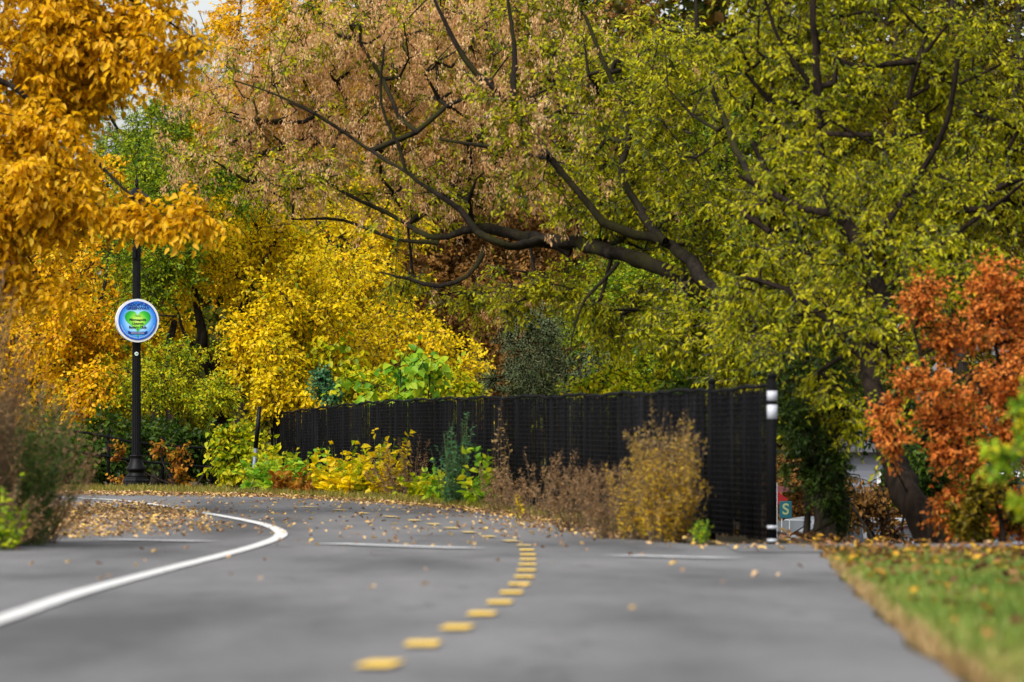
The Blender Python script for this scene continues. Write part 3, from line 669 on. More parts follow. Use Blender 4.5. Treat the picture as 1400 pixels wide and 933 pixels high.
for i in range(len(posts) - 1):
    t0, t1 = posts[i] + .03, posts[i + 1] - .03; n = int((t1 - t0) / .048)
    V = []; at = []
    prev = rng.random()
    grp = 0
    for k in range(n):
        u0 = t0 + (t1 - t0) * k / n; 
        miss = .02 if u0 < 14 else .16
        if rng.random() < miss: continue
        wj = rng.uniform(.037, .0475) if u0 > 12 else rng.uniform(.0435, .048)
        a, c = fpt(u0), fpt(u0 + wj); d = (c - a) / max(1e-6, np.linalg.norm(c - a)); nn = np.array([-d[1], d[0]]) * rng.normal(0, .006)
        za, zc = float(gz(*a)), float(gz(*c)); h0 = rng.uniform(.02, .05); h1 = FH - .03 - rng.random() * .02
        V += [(a[0], a[1], za + h0), (c[0] + nn[0], c[1] + nn[1], zc + h0), (c[0] + nn[0], c[1] + nn[1], zc + h1), (a[0], a[1], za + h1)]
        if rng.random() < .2: grp = rng.random()
        at.append(.6 * grp + .4 * rng.random())
    me = rawmesh('slat_panel', np.array(V), np.arange(len(V)), 4, {'rnd': np.array(at)})
    pn = link('slat_panel', me, SLAT, froot); md = pn.modifiers.new('thick', 'SOLIDIFY'); md.thickness = .004
    A = []; B = []
    tt = np.linspace(t0, t1, 7)
    pp = np.array([fpt(v) for v in tt]); tn = nz(np.gradient(pp, axis=0)); nrm = np.column_stack([tn[:, 1], -tn[:, 0]])
    nrm[nrm[:, 1] > 0] *= -1
    for hz in np.arange(.04, FH - .03, .043):
        q3 = np.column_stack([pp + nrm * .010, gz(pp[:, 0], pp[:, 1]) + hz + rng.normal(0, .0015)])
        A.append(q3[:-1]); B.append(q3[1:])
    for v in np.arange(t0, t1, .3):
        p2 = fpt(v); zz = float(gz(*p2)); off = -.0145
        A.append([[p2[0] - .011, p2[1] - .010, zz + .03]]); B.append([[p2[0] - .011, p2[1] - .010, zz + FH - .02]])
    A = np.concatenate(A); B = np.concatenate(B); V, Fc = frusta(A, B, np.full(len(A), .0028), np.full(len(A), .0028), 4)
    link('wire_grid', rawmesh('wire_grid', V, Fc, 4), WIRE, froot)

# black rail fence behind the lamp
ry_ = 83.0
rr_ = empty('rail_fence', gbase(230, ry_), 'low black two-rail fence behind the lamp post, overgrown with vine', 'fence')
def rail(pts, r): MB().tube([P(a, b_, ry_) for a, b_ in pts], r, 8).build('rail', FENCEBLK, rr_)
rail([(60, 585), (119, 592), (182, 605), (240, 610), (302, 614), (345, 617)], .018); rail([(60, 612), (119, 620), (200, 632), (262, 637), (302, 641), (345, 645)], .018)
for px in (75, 148, 222, 290, 338):
    x, y, z = gbase(px, ry_); MB().tube([(x, y + .03, z - .05), (x, y + .03, P(0, 602 + (px - 200) * .06 - 6, ry_)[2])], .024, 8).build('post', FENCEBLK, rr_)

# ------------------------------------------------------------------ beyond the crest: cars, small sign, house
CG = {}
def car(name, label, loc, rz, paint, kindh=1.5):
    root = empty(name, loc, label, 'car', 'cars parked beyond the trees'); L_, W_ = 4.5, 1.8; k = kindh / 1.5
    body = [(-2.2, .35), (-2.25, .6), (-2.2, .85), (-2.05, .95), (-1.1, 1.0), (1.3, 1.0), (2.1, .88), (2.25, .7), (2.25, .4), (2.1, .28), (-2.1, .28)]
    gh = [(-2.0, .97), (-1.75, 1.38), (-1.4, 1.47), (.1, 1.5), (.45, 1.45), (1.3, .98)]
    def loft(prof, ws, mat, nm, par):
        V = []; n = len(prof)
        for s_ in (-1, 1):
            for i, (x, z) in enumerate(prof): V.append((x, s_ * ws(z), z * k))
        Fc = [tuple(range(n)), tuple(range(2 * n - 1, n - 1, -1))] + [(i, n + i, n + (i + 1) % n, (i + 1) % n) for i in range(n)]
        o = MB().add(V, Fc).build(nm, mat, par, False); m_ = o.modifiers.new('b', 'BEVEL'); m_.width = .04; m_.segments = 3; return o
    bd = loft(body, lambda z: W_ / 2 - .02, paint, 'body', root)
    rf = loft(gh, lambda z: W_ / 2 - .06 - (z - .95) * .32, paint, 'roof', root)
    CG.setdefault('gl', plain('dark car glass', (.03, .04, .05), .08, 0, .1, 3, 0, .8))
    for (x0, x1, x2, x3) in ((-1.68, -.45, -.45, -1.45), (-.35, 1.05, .38, -.35)):
        for s_ in (-1, 1):
            V = [(x0, s_ * (W_ / 2 - .062), 1.02 * k), (x1, s_ * (W_ / 2 - .062), 1.02 * k), (x2, s_ * (W_ / 2 - .192), 1.40 * k), (x3, s_ * (W_ / 2 - .192), 1.40 * k)]
            V = [(a, b_ + s_ * .012, c) for a, b_, c in V]; MB().add(V, [(0, 1, 2, 3)]).build('window', CG['gl'], root, False)
    for (xa, za, xb, zb) in ((.50, 1.42, 1.22, 1.04), (-1.80, 1.34, -1.98, 1.03)):
        sg = 1 if xa > 0 else -1
        V = [(xa + sg * .02, -.66, za * k + .01), (xa + sg * .02, .66, za * k + .01), (xb + sg * .02, .76, zb * k + .01), (xb + sg * .02, -.76, zb * k + .01)]; MB().add(V, [(0, 1, 2, 3)]).build('windscreen', CG['gl'], root, False)
    TY = CG.setdefault('ty', plain('tyre rubber', (.015, .015, .015), .8)); RM = CG.setdefault('rm', plain('alloy rim', (.5, .5, .52), .3, .8)); LT = CG.setdefault('lt', plain('lamp lens', (.6, .6, .62), .15)); RD = CG.setdefault('rd', plain('red lens', (.4, .01, .01), .2))
    for x in (-1.4, 1.4):
        for s_ in (-1, 1):
            V, Fc = disc(.33, -.11, .11, n=24); wheel = MB().add([(a + x, b_ + s_ * .82, c + .33) for a, b_, c in V], Fc).build('wheel', TY, root, False)
            V, Fc = disc(.2, -.115, .115, n=16); MB().add([(a + x, b_ + s_ * .82, c + .33) for a, b_, c in V], Fc).build('rim', RM, wheel, False)
    for s_ in (-1, 1):
        MB().box((2.235, s_ * .66, .72 * k), (.05, .34, .14), bev=.02).build('headlight', LT, root, False); MB().box((-2.215, s_ * .68, .78 * k), (.05, .3, .16), bev=.02).build('tail_light', RD, root, False)
    root.rotation_euler = (0, 0, rz); return root
WPT = plain('white car paint', (.42, .45, .49), .25, 0, .03, 3, 0, .6); DPT = plain('dark red car paint', (.06, .012, .014), .25, 0, .05, 3, 0, .6); SPT = plain('silver car paint', (.2, .23, .27), .3, .4, .05)
def cz_(px, Y): x = (px - 700) / F * Y; return (x, Y, float(gz(x, Y)))
x, y, z = cz_(1128, 96); car('parked_car', 'white parked car seen low between the two tree trunks', (x, y, z + .02), R(200), WPT)
x, y, z = cz_(1262, 92); car('parked_car', 'dark red parked car behind the leaning tree trunk', (x, y, z + .02), R(180), DPT, 1.42)
x, y, z = cz_(1258, 82); car('parked_car', 'silver parked car nearest the leaning tree trunk', (x, y, z + .02), R(186), SPT, 1.3)
x, y, z = cz_(1074, 74)
root = empty('small_sign', (x, y, z), 'small teal sign with a pale letter S on two thin legs beside the fence end', 'sign')
zc = P(0, 697, 74)[2]
MB().box((x, y, zc), (.16, .012, .22), bev=.004).build('panel', plain('teal sign paint', lin((8, 70, 82)), .5), root)
c = bpy.data.curves.new('t', 'FONT'); c.body = 'S'; c.size = .2; c.align_x = 'CENTER'; c.align_y = 'CENTER'; c.offset = .004
t_ = bpy.data.objects.new('t', c); COL.objects.link(t_); bpy.context.view_layer.update(); me = bpy.data.meshes.new_from_object(t_); bpy.data.objects.remove(t_)
for v in me.vertices: a, b_, c_ = v.co; v.co = (a + x, y - .009, b_ + zc)
link('lettering', me, plain('pale lettering', lin((120, 130, 90)), .5), root)
for dx in (-.05, .05): MB().tube([(x + dx, y + .012, z - .05), (x + dx, y + .012, zc - .06)], .007, 8).build('leg', plain('leg metal', (.25, .25, .25), .4), root)
x, y, z = cz_(1069, 80)
root = empty('pennant', (x, y, z), 'red and pink pennants on a thin pole above the small teal sign', 'flag')
MB().tube([(x - .07, y, z - .05), (x - .07, y, P(0, 660, 80)[2])], .008, 8).build('pole', plain('pole metal', (.3, .3, .3), .4), root)
z1 = P(0, 680, 80)[2]; MB().add([(x - .07, y, z1 - .12), (x - .07, y, z1 + .09), (x + .09, y + .02, z1 - .03)], [(0, 1, 2)]).build('red_cloth', plain('red cloth', lin((120, 14, 18)), .8), root).modifiers.new('s', 'SOLIDIFY').thickness = .003
z1 = P(0, 672, 80)[2]; MB().add([(x - .07, y, z1 - .02), (x - .07, y, z1 + .08), (x + .1, y + .03, z1 + .06), (x + .13, y + .03, z1)], [(0, 1, 2, 3)]).build('pink_cloth', plain('pink cloth', lin((105, 55, 60)), .8), root).modifiers.new('s', 'SOLIDIFY').thickness = .003
# house
hx, hy = (1135 - 700) / F * 128 + 2.5, 128.0; hz = float(gz(hx, hy))
root = empty('house', (hx, hy, hz), 'grey house with lap siding far behind the tree trunks', 'house')
def sidingmat():
    m, N, L, b = newmat('grey lap siding'); tc = N.new('ShaderNodeTexCoord'); wv = N.new('ShaderNodeTexWave'); wv.bands_direction = 'Z'; wv.inputs['Scale'].default_value = 2.2; wv.wave_profile = 'SAW'
    L.new(tc.outputs['Object'], wv.inputs['Vector']); r = ramp(N, [(0, (.12, .13, .17)), (.15, (.13, .14, .17)), (1, (.16, .17, .20))]); L.new(wv.outputs['Fac'], r.inputs[0]); L.new(r.outputs[0], b.inputs['Base Color']); return m
MB().box((hx + .6, hy + 3, hz + 1.35), (6, 6, 2.7)).build('wall', sidingmat(), root)
b = MB(); zz = hz + 2.7
b.add([(hx - 2.7, hy - .3, zz), (hx + 3.9, hy - .3, zz), (hx + 3.9, hy + 6.3, zz), (hx - 2.7, hy + 6.3, zz), (hx - 2.7, hy + 3, zz + 1.4), (hx + 3.9, hy + 3, zz + 1.4)], [(0, 1, 5, 4), (2, 3, 4, 5), (0, 4, 3), (1, 2, 5), (3, 2, 1, 0)]).build('roof', plain('roof shingles', (.06, .06, .065), .9), root)
for wx in (-.9, 1.6):
    f_ = MB().box((hx + wx, hy - .03, hz + 1.6), (1.1, .06, 1.3)).build('window', WHT, root); MB().box((hx + wx, hy - .066, hz + 1.6), (.92, .02, 1.1)).build('pane', CG['gl'], f_)

# ------------------------------------------------------------------ far wood
def mass(blobs, name, mat, size, kind='stuff'):
    pts = clean(blobpts(blobs), .1); n = len(pts)
    m = link(name, leafset(name, pts, rng.normal(0, 1, (n, 3)) + [0, 0, -.4], rng.normal(0, 1, (n, 3)), size * rng.uniform(.6, 1.4, n), size * .6 * rng.uniform(.6, 1.4, n), np.clip(.5 + .3 * np.sin(pts[:, 0] * .9) * np.cos(pts[:, 2] * .8) + rng.normal(0, .2, n), 0, 1), 4), mat)
    return tag(m, kind=kind)
mass([(-230, 430, 230, 430, 140, 4, 10500), (90, 500, 180, 280, 140, 4, 7500), (480, 340, 140, 370, 142, 4, 12000), (640, 280, 220, 430, 140, 4, 13500), (900, 200, 260, 480, 138, 4, 13500), (1180, 180, 260, 480, 142, 4, 12000), (1460, 200, 260, 440, 140, 4, 10500),
      (290, 430, 110, 130, 136, 2, 5000), (250, 560, 260, 130, 134, 3, 6000), (700, 600, 500, 120, 132, 3, 9000)], 'far_wood', L_FAR, .34)

# ------------------------------------------------------------------ trees behind, left to right
TREES = 'trees standing behind the fence and lamp post'
# pine in the sky gap
def pine():
    Y = 150; x, y, z = gbase(262, Y); top = P(262, 35, Y)
    root = empty('pine_tree', (x, y, z), 'distant blue-green pine showing in the sky gap at the top', 'tree', TREES)
    MB().tube([(x, y, z), tuple(top)], [.22, .02], 8).build('trunk', BARK, root)
    C = []; D = []
    for k in range(46):
        h = rng.uniform(.45, .99); r0 = (1 - h) * 2.6 + .25
        for j in range(7):
            a = rng.random() * 6.28; rr = r0 * rng.uniform(.25, 1); C.append((x + math.cos(a) * rr, y + math.sin(a) * rr, z + (top[2] - z) * h - rr * .15)); D.append((math.cos(a), math.sin(a), .25))
    pos, ld, nr, Ls, Ws, rnd, seg = sprigs(np.array(C), np.array(D), 5, .35, 14, .13, .13, -.1, .8)
    link('crown', leafset('crown', pos, ld, nr, Ls, Ws, rnd, 4), L_PINE, root)
    A, mid, B = seg; C_ = np.array(C); T = np.column_stack([np.full(len(C_), x), np.full(len(C_), y), C_[:, 2] - .1])
    V1, F1 = frusta(T, C_, np.full(len(C_), .02), np.full(len(C_), .008), 4); link('branches', rawmesh('branches', V1, F1, 4), BARK, root)
pine()
tree('maple_tree', 'orange-yellow tree at the left edge, behind the dry roadside bush', 'tree', gbase(60, 96), [root_limb(60, 96, 9, (55, 560, 96, 8), (70, 470, 95, 6), (50, 380, 95, 4), (60, 290, 95, 2)), limb((58, 540, 96, 5), (110, 470, 94, 4), (140, 400, 94, 2.5), (150, 340, 94, 1.5)), limb((60, 500, 96, 4), (10, 420, 95, 3), (-40, 350, 95, 1.5))],
     [(60, 400, 120, 90, 95, 2.2, 336), (110, 470, 80, 90, 92, 1.6, 264), (10, 540, 90, 80, 94, 2, 160), (-60, 400, 90, 180, 96, 2, 176), (60, 250, 130, 100, 97, 2, 192), (130, 545, 60, 50, 90, 1, 96)],
     L_ORY, BARK, .085, .6, 4, .36, 7, .55, TREES, seed=2)
tree('ash_tree', 'light green leafy tree rising behind the lamp post', 'tree', gbase(205, 104), [root_limb(212, 104, 7, (214, 520, 104, 7), (208, 400, 104, 6), (215, 280, 104, 4), (205, 160, 104, 2)), limb((210, 420, 104, 4), (250, 340, 103, 3), (285, 260, 103, 2)), limb((213, 470, 104, 4), (170, 380, 103, 3), (140, 280, 103, 1.5))],
     [(190, 215, 75, 65, 103, 2, 260), (140, 130, 35, 40, 105, 1, 80), (225, 165, 35, 25, 104, 1, 60), (215, 260, 60, 60, 90, 1, 170), (205, 360, 60, 70, 90, 1.2, 220), (310, 230, 60, 50, 90, 1, 100), (205, 330, 95, 100, 101, 2.2, 336), (180, 440, 90, 90, 102, 2, 240), (300, 280, 70, 70, 104, 2, 170), (40, 140, 120, 80, 110, 2, 190)],
     L_GRN, BARK, .07, .5, 4, .34, 8, .4, TREES, seed=3)
tree('aspen_tree', 'golden tree high beside the sky gap, left of the tan seed clusters', 'tree', gbase(330, 112), [root_limb(330, 112, 9, (335, 480, 112, 8), (325, 330, 112, 6), (335, 200, 112, 5), (322, 90, 112, 3), (330, -10, 112, 2)), limb((330, 260, 112, 3), (300, 180, 111, 2.5), (290, 120, 111, 1.5)), limb((328, 230, 112, 3), (380, 150, 111, 2), (400, 60, 111, 1.2))],
     [(370, 70, 50, 110, 111, 2, 220), (305, 40, 24, 60, 110, 1, 60), (300, 120, 30, 40, 110, 1, 50), (235, 118, 30, 18, 109, 1, 26), (320, 190, 60, 70, 110, 2, 220), (420, 120, 90, 130, 112, 2, 260), (350, 330, 110, 90, 110, 2, 260), (265, 180, 30, 30, 109, 1, 40), (480, 150, 110, 140, 113, 2, 340), (590, 90, 90, 120, 114, 2, 160), (440, 260, 90, 60, 108, 1.5, 160)],
     L_ORY, BARK, .085, .6, 4, .36, 7, .5, TREES, seed=4)
tree('maple_tree', 'bright yellow tree with forked dark stems right of the lamp post', 'tree', gbase(300, 93), [
    root_limb(300, 93, 15, (292, 590, 93, 14), (290, 530, 92.5, 12), (272, 480, 92, 10), (268, 430, 92, 6), (262, 370, 92, 4), (258, 310, 92, 2)),
    limb((290, 535, 92.5, 11), (312, 490, 92, 9), (322, 455, 92, 7), (340, 400, 92, 5), (372, 340, 92, 3), (390, 280, 92, 2)),
    limb((296, 560, 93, 6), (325, 545, 92, 4), (345, 525, 91, 3), (375, 505, 91, 2)), limb((315, 480, 92, 4), (345, 450, 91, 3), (385, 430, 91, 2)), limb((278, 495, 92, 4), (255, 460, 92, 3), (240, 420, 92, 1.5))],
    [(335, 340, 85, 65, 92, 1.7, 240), (400, 420, 70, 80, 91, 1.6, 240), (260, 330, 60, 70, 92, 1.4, 136), (350, 480, 60, 50, 89.5, 1.2, 112), (385, 530, 45, 55, 89, 1.2, 128), (230, 420, 40, 60, 93, 1, 72), (330, 250, 70, 60, 93, 1.5, 128)],
    L_YEL, BARK, .085, .6, 4, .34, 7, .55, TREES, seed=5)
tree('elm_tree', 'dark-trunked yellow-green tree standing just right of the lamp base', 'tree', gbase(232, 90), [root_limb(232, 90, 13, (234, 600, 90, 12), (238, 560, 90, 9), (228, 500, 90.5, 6), (238, 440, 91, 4)), limb((236, 575, 90, 6), (262, 540, 90, 4), (300, 515, 90, 2)), limb((234, 570, 90, 5), (205, 530, 90, 3), (170, 505, 90, 2))],
     [(245, 520, 60, 50, 88.5, 1.2, 200), (285, 545, 35, 25, 87.5, 1, 60), (190, 530, 50, 60, 90, 1.2, 120), (190, 585, 30, 20, 90, 1, 24)],
     L_YGR, BARK, .06, .5, 4, .28, 8, .35, TREES, seed=6)
tree('birch_tree', 'clear yellow tree with grey twigs rising behind the fence, left of the rusty one', 'tree', gbase(490, 98), [
    root_limb(490, 98, 9, (480, 560, 98, 8), (470, 490, 98, 6), (430, 430, 98, 5), (418, 390, 98, 3), (400, 330, 98, 1.5)), limb((470, 480, 98, 5), (505, 455, 97, 4), (540, 420, 97, 2.5), (560, 370, 97, 1.5)), limb((478, 540, 98, 4), (530, 520, 97, 3), (580, 480, 97, 2), (610, 440, 97, 1.2))],
    [(460, 400, 70, 60, 96, 1.6, 208), (520, 450, 80, 50, 95, 1.5, 208), (580, 490, 60, 55, 94, 1.4, 184), (450, 500, 80, 60, 93, 1.4, 208), (530, 340, 70, 60, 98, 1.5, 128), (610, 540, 50, 30, 93, 1, 88), (470, 290, 90, 70, 100, 1.5, 160)],
    L_YEL, BARK, .08, .6, 4, .34, 7, .5, TREES, seed=7, twigbark=TWIG)
tree('oak_tree', 'rusty brown oak behind the middle of the fence', 'tree', gbase(660, 104), [
    root_limb(650, 104, 12, (645, 560, 104, 11), (650, 470, 104, 9), (630, 380, 104, 7), (650, 260, 104, 5), (640, 120, 104, 3), (650, 0, 104, 1.5)), limb((650, 480, 104, 6), (710, 400, 103, 4), (760, 310, 103, 2.5)), limb((645, 420, 104, 5), (580, 350, 103, 4), (520, 270, 103, 2)), limb((640, 300, 104, 4), (720, 200, 103, 3), (780, 90, 103, 2))],
    [(610, 400, 80, 90, 102, 2, 336), (690, 470, 80, 90, 101, 2, 336), (640, 280, 140, 110, 103, 2, 416), (740, 360, 100, 120, 103, 2, 336), (560, 300, 80, 90, 104, 2, 208), (700, 90, 160, 130, 105, 2, 300), (860, 120, 120, 130, 106, 2, 200)],
    L_RUST, BARK, .095, .6, 4, .34, 7, .5, TREES, seed=8)
tree('linden_tree', 'deep green tree behind the right half of the fence', 'tree', gbase(880, 92), [
    root_limb(880, 92, 11, (885, 560, 92, 10), (870, 480, 92, 8), (880, 380, 92, 6), (900, 280, 92, 4), (890, 160, 92, 2.5)), limb((880, 470, 92, 5), (820, 420, 91, 4), (780, 380, 91, 2)), limb((878, 430, 92, 5), (940, 360, 91, 4), (990, 280, 91, 2))],
    [(850, 430, 90, 70, 90, 1.8, 336), (950, 470, 90, 80, 90, 1.8, 336), (880, 540, 120, 40, 88, 1.5, 208), (930, 330, 110, 80, 92, 2, 256), (1000, 200, 130, 120, 94, 2, 256), (1040, 420, 70, 120, 90, 1.5, 192)],
    L_GRN, BARK, .08, .55, 4, .34, 7, .4, TREES, seed=9, clumpvar=.75)
tree('hackberry_tree', 'dull gold tree furthest back on the right, behind the orange shrub', 'tree', gbase(1300, 88), [
    root_limb(1310, 88, 13, (1315, 560, 88, 12), (1300, 430, 88, 10), (1312, 330, 88, 8), (1300, 200, 88, 6), (1310, 80, 88, 7), (1300, -40, 88, 5)), limb((1305, 350, 88, 8), (1350, 250, 87, 6), (1385, 130, 87, 5), (1395, 0, 87, 3)), limb((1303, 300, 88, 7), (1255, 220, 87, 5), (1225, 120, 87, 4), (1230, 20, 87, 3)), limb((1302, 170, 88, 5), (1340, 90, 88, 4), (1350, 0, 88, 3))],
    [(1290, 90, 130, 120, 89, 2, 336), (1210, 260, 110, 120, 90, 2, 288), (1350, 280, 110, 130, 90, 2, 256), (1120, 150, 100, 150, 92, 2, 208), (1260, 440, 130, 110, 90, 2, 256), (1440, 200, 80, 200, 90, 2, 144), (1380, 560, 100, 90, 86, 2, 128), (1180, 500, 90, 100, 88, 2, 144)],
    L_OLIVE, BARK, .08, .5, 4, .32, 7, .45, TREES, seed=10)

# ------------------------------------------------------------------ boxelder with the long low limb, seed clusters on its left side
def samaras(sel, per, mat, L0=.038):
    def f(root, nd, ti, D):
        idx = ti[sel(nd[ti])]; C = np.repeat(nd[idx], per, 0); n = len(C)
        C = C + rng.normal(0, .16, (n, 3)); k = 18
        ln = rng.uniform(.08, .2, n)
        t = rng.random((n, k)); pos = C[:, None] + np.stack([rng.normal(0, .026, (n, k)), rng.normal(0, .026, (n, k)), -t * ln[:, None]], -1)
        pos = pos.reshape(-1, 3); m = len(pos)
        d = rng.normal(0, .4, (m, 3)) + [0, 0, -1.]; cl = np.repeat(rng.random(n), k)
        link('seed_clusters', leafset('seed_clusters', pos, d, rng.normal(0, 1, (m, 3)), L0 * rng.uniform(.7, 1.4, m), np.full(m, .0135), .5 * cl + .5 * rng.random(m), 4), mat, root)
    return f
def left_of(px0, w=110):
    def s_(p):
        px = 700 + p[:, 0] / p[:, 1] * F; py = HOR - (p[:, 2] - CAMH) / p[:, 1] * F
        return rng.random(len(p)) < np.clip((px0 - px) / w + .5, .03, 1) * np.clip((350 - py) / 130, .06, 1)
    return s_
BY = 60
boxl = [root_limb(1125, 52, 28, (1122, 660, 52, 22.96), (1110, 590, 52.5, 21.32), (1085, 510, 54, 18.04), (1030, 450, 56, 15.58), (965, 405, 58, 13.12), (890, 375, 59, 10.66), (840, 352, 60, 9.84), (780, 345, 61, 9.02), (720, 330, 62, 7.38), (660, 322, 62, 6.56), (600, 330, 62, 4), (550, 300, 63, 3.1), (480, 265, 63, 2.3), (410, 230, 63, 1.6), (340, 205, 63, 1)),
        limb((780, 347, 61, 6.56), (740, 335, 61, 6.56), (690, 342, 60, 5.74), (650, 322, 60, 4.92), (628, 290, 60, 4.10), (590, 262, 60, 3.2), (555, 235, 60, 2.4), (545, 200, 60, 1.9), (520, 140, 60, 2.05), (525, 60, 60, 1.64)),
        limb((1050, 470, 56, 11.48), (970, 390, 57, 9.84), (912, 330, 58, 8.20), (860, 318, 58, 6.56), (820, 300, 58, 5.74), (790, 262, 58, 4.92), (750, 215, 58, 4.92), (720, 160, 58, 4.92), (690, 130, 58, 4.92), (650, 100, 58, 4.10), (620, 55, 58, 3.28), (590, -10, 58, 2.46)),
        limb((912, 330, 58, 6.56), (880, 285, 59, 5.74), (850, 240, 59, 4.92), (860, 170, 59, 4.10), (830, 100, 59, 3.28), (800, 20, 59, 2.46)),
        limb((750, 215, 58, 4.10), (700, 205, 59, 3.28), (650, 198, 59, 2.46), (600, 190, 59, 1.64)),
        limb((700, 130, 58, 4.10), (705, 60, 58, 3.28), (690, -20, 58, 2.46)),
        limb((600, 330, 62, 3.28), (540, 325, 62, 2.46), (470, 300, 62, 2.05), (400, 300, 62, 1.23)),
        limb((660, 345, 60, 4.10), (640, 375, 60, 3.28), (600, 390, 60, 3.28), (560, 382, 60, 2.05), (520, 372, 60, 1.23)),
        limb((845, 360, 59, 3.28), (825, 385, 58.5, 2.46), (800, 410, 58.5, 2.05), (785, 450, 58.5, 1.48), (780, 480, 58.5, 0.82)),
        limb((555, 235, 60, 2.46), (500, 200, 61, 2.46), (440, 160, 61, 2.05), (380, 130, 61, 1.64), (320, 110, 61, 0.98)),
        limb((1085, 510, 54, 9.84), (1075, 400, 55, 7.38), (1040, 290, 56, 5.74), (1000, 190, 57, 4.10), (960, 80, 57, 3.28), (950, -20, 57, 2.46))]
boxb = [(420, 120, 140, 120, 63.5, 1.2, 287), (560, 110, 130, 120, 62.5, 1.3, 312), (700, 110, 120, 120, 61.5, 1.2, 237), (480, 250, 130, 50, 64.5, .9, 112), (640, 240, 110, 70, 62.5, 1, 100), (330, 160, 80, 80, 63, 1, 112), (620, 10, 260, 60, 62, 1.4, 212), (260, 190, 60, 50, 63, .6, 30)]
boxb2 = [(860, 230, 110, 100, 60.5, 1.2, 289), (900, 100, 110, 110, 60, 1.3, 323), (1000, 290, 90, 90, 58.5, 1.1, 255), (960, 430, 100, 50, 57.5, 1, 187), (1020, 510, 60, 50, 54.5, .8, 102), (730, 390, 90, 50, 62, .8, 68), (830, 420, 80, 45, 60.5, .8, 85), (590, 400, 70, 35, 63, .6, 44), (750, 270, 100, 60, 58.5, .4, 44), (900, 180, 120, 130, 57.5, .4, 90), (720, 120, 90, 110, 56.6, .3, 36), (640, 300, 160, 40, 60.5, .3, 26), (420, 240, 130, 40, 62, .4, 40)]
sv = samaras(left_of(780), 3, L_SAM)
def boxleaf(p):
    px = 700 + p[:, 0] / p[:, 1] * F; py = HOR - (p[:, 2] - CAMH) / p[:, 1] * F
    return rng.random(len(p)) < np.clip(.32 + (px - 600) / 190, .32, 1) + .45 * (py > 210)
root = tree('boxelder_tree', 'spreading tree whose thick low limb reaches left over the fence, hung with tan seed clusters', 'tree', gbase(1125, 52), boxl, boxb + boxb2, L_BOX, MOSSBARK, .062, .4, 4, .26, 7, .55,
            None, shape=6, twigbark=TWIG, twr=.0045, rk=.0036, seed=11, extra=sv, sel=boxleaf, clear=[(0, -1.2, 1.5, .22), (1, -1.2, .4, .10), (2, .9, 1.8, .12)])
tree('boxelder_tree', 'tall leaning tree with dark trunk and olive leaves above the orange shrub', 'tree', gbase(1284, 47), [
    root_limb(1278, 47, 24, (1252, 700, 47, 22), (1222, 645, 47.5, 18), (1192, 570, 48, 14), (1180, 490, 48.5, 11), (1198, 410, 49, 10), (1185, 360, 49.5, 9), (1160, 320, 50, 10), (1138, 285, 50, 9), (1125, 230, 50, 6.5), (1120, 150, 50, 5.5), (1115, 60, 50, 5), (1112, -30, 50, 4)),
    limb((1140, 290, 50, 6), (1095, 285, 50.5, 5), (1050, 262, 51, 4), (1010, 240, 51, 2.5)), limb((1180, 345, 49.5, 5), (1240, 260, 50, 4), (1290, 180, 50, 4), (1310, 80, 50, 3)), limb((1122, 182, 50, 3.5), (1180, 184, 49.5, 3), (1240, 186, 49.5, 2), (1270, 180, 49.5, 1.3)),
    limb((1198, 410, 49, 5), (1270, 345, 49.5, 4), (1335, 300, 50, 3), (1400, 250, 50, 2)), limb((1180, 490, 48.5, 6), (1130, 440, 49, 4.5), (1080, 400, 49.5, 4), (1020, 380, 50, 2.5)), limb((1120, 130, 50, 4), (1070, 60, 50, 3), (1040, -20, 50, 2))],
    [(1070, 110, 110, 110, 52, 1.0, 232), (1200, 90, 110, 120, 52, 1.0, 207), (1330, 120, 110, 130, 52, 1.0, 207), (1110, 270, 100, 90, 51.3, .9, 183), (1250, 280, 110, 90, 51, .9, 183), (1350, 270, 90, 90, 51, .9, 134), (1060, 400, 90, 80, 50.6, .8, 171), (1150, 420, 60, 80, 49.8, .5, 85), (1110, 540, 70, 60, 49.2, .5, 72), (1290, 370, 60, 40, 50.5, .6, 48), (1440, 200, 80, 180, 52, 1, 122), (1180, -50, 260, 50, 52, 1.2, 158), (1180, 230, 150, 150, 48.6, .3, 99), (1290, 330, 110, 60, 47.8, .25, 45), (1190, 450, 60, 60, 47.2, .25, 25), (1090, 440, 70, 50, 48.4, .25, 30), (1215, 570, 40, 40, 46.4, .15, 9)],
    L_BOX, BROWNBARK, .056, .42, 4, .24, 7, .55, None, shape=6, twigbark=TWIG, twr=.004, rk=.0036, seed=12, k=12)

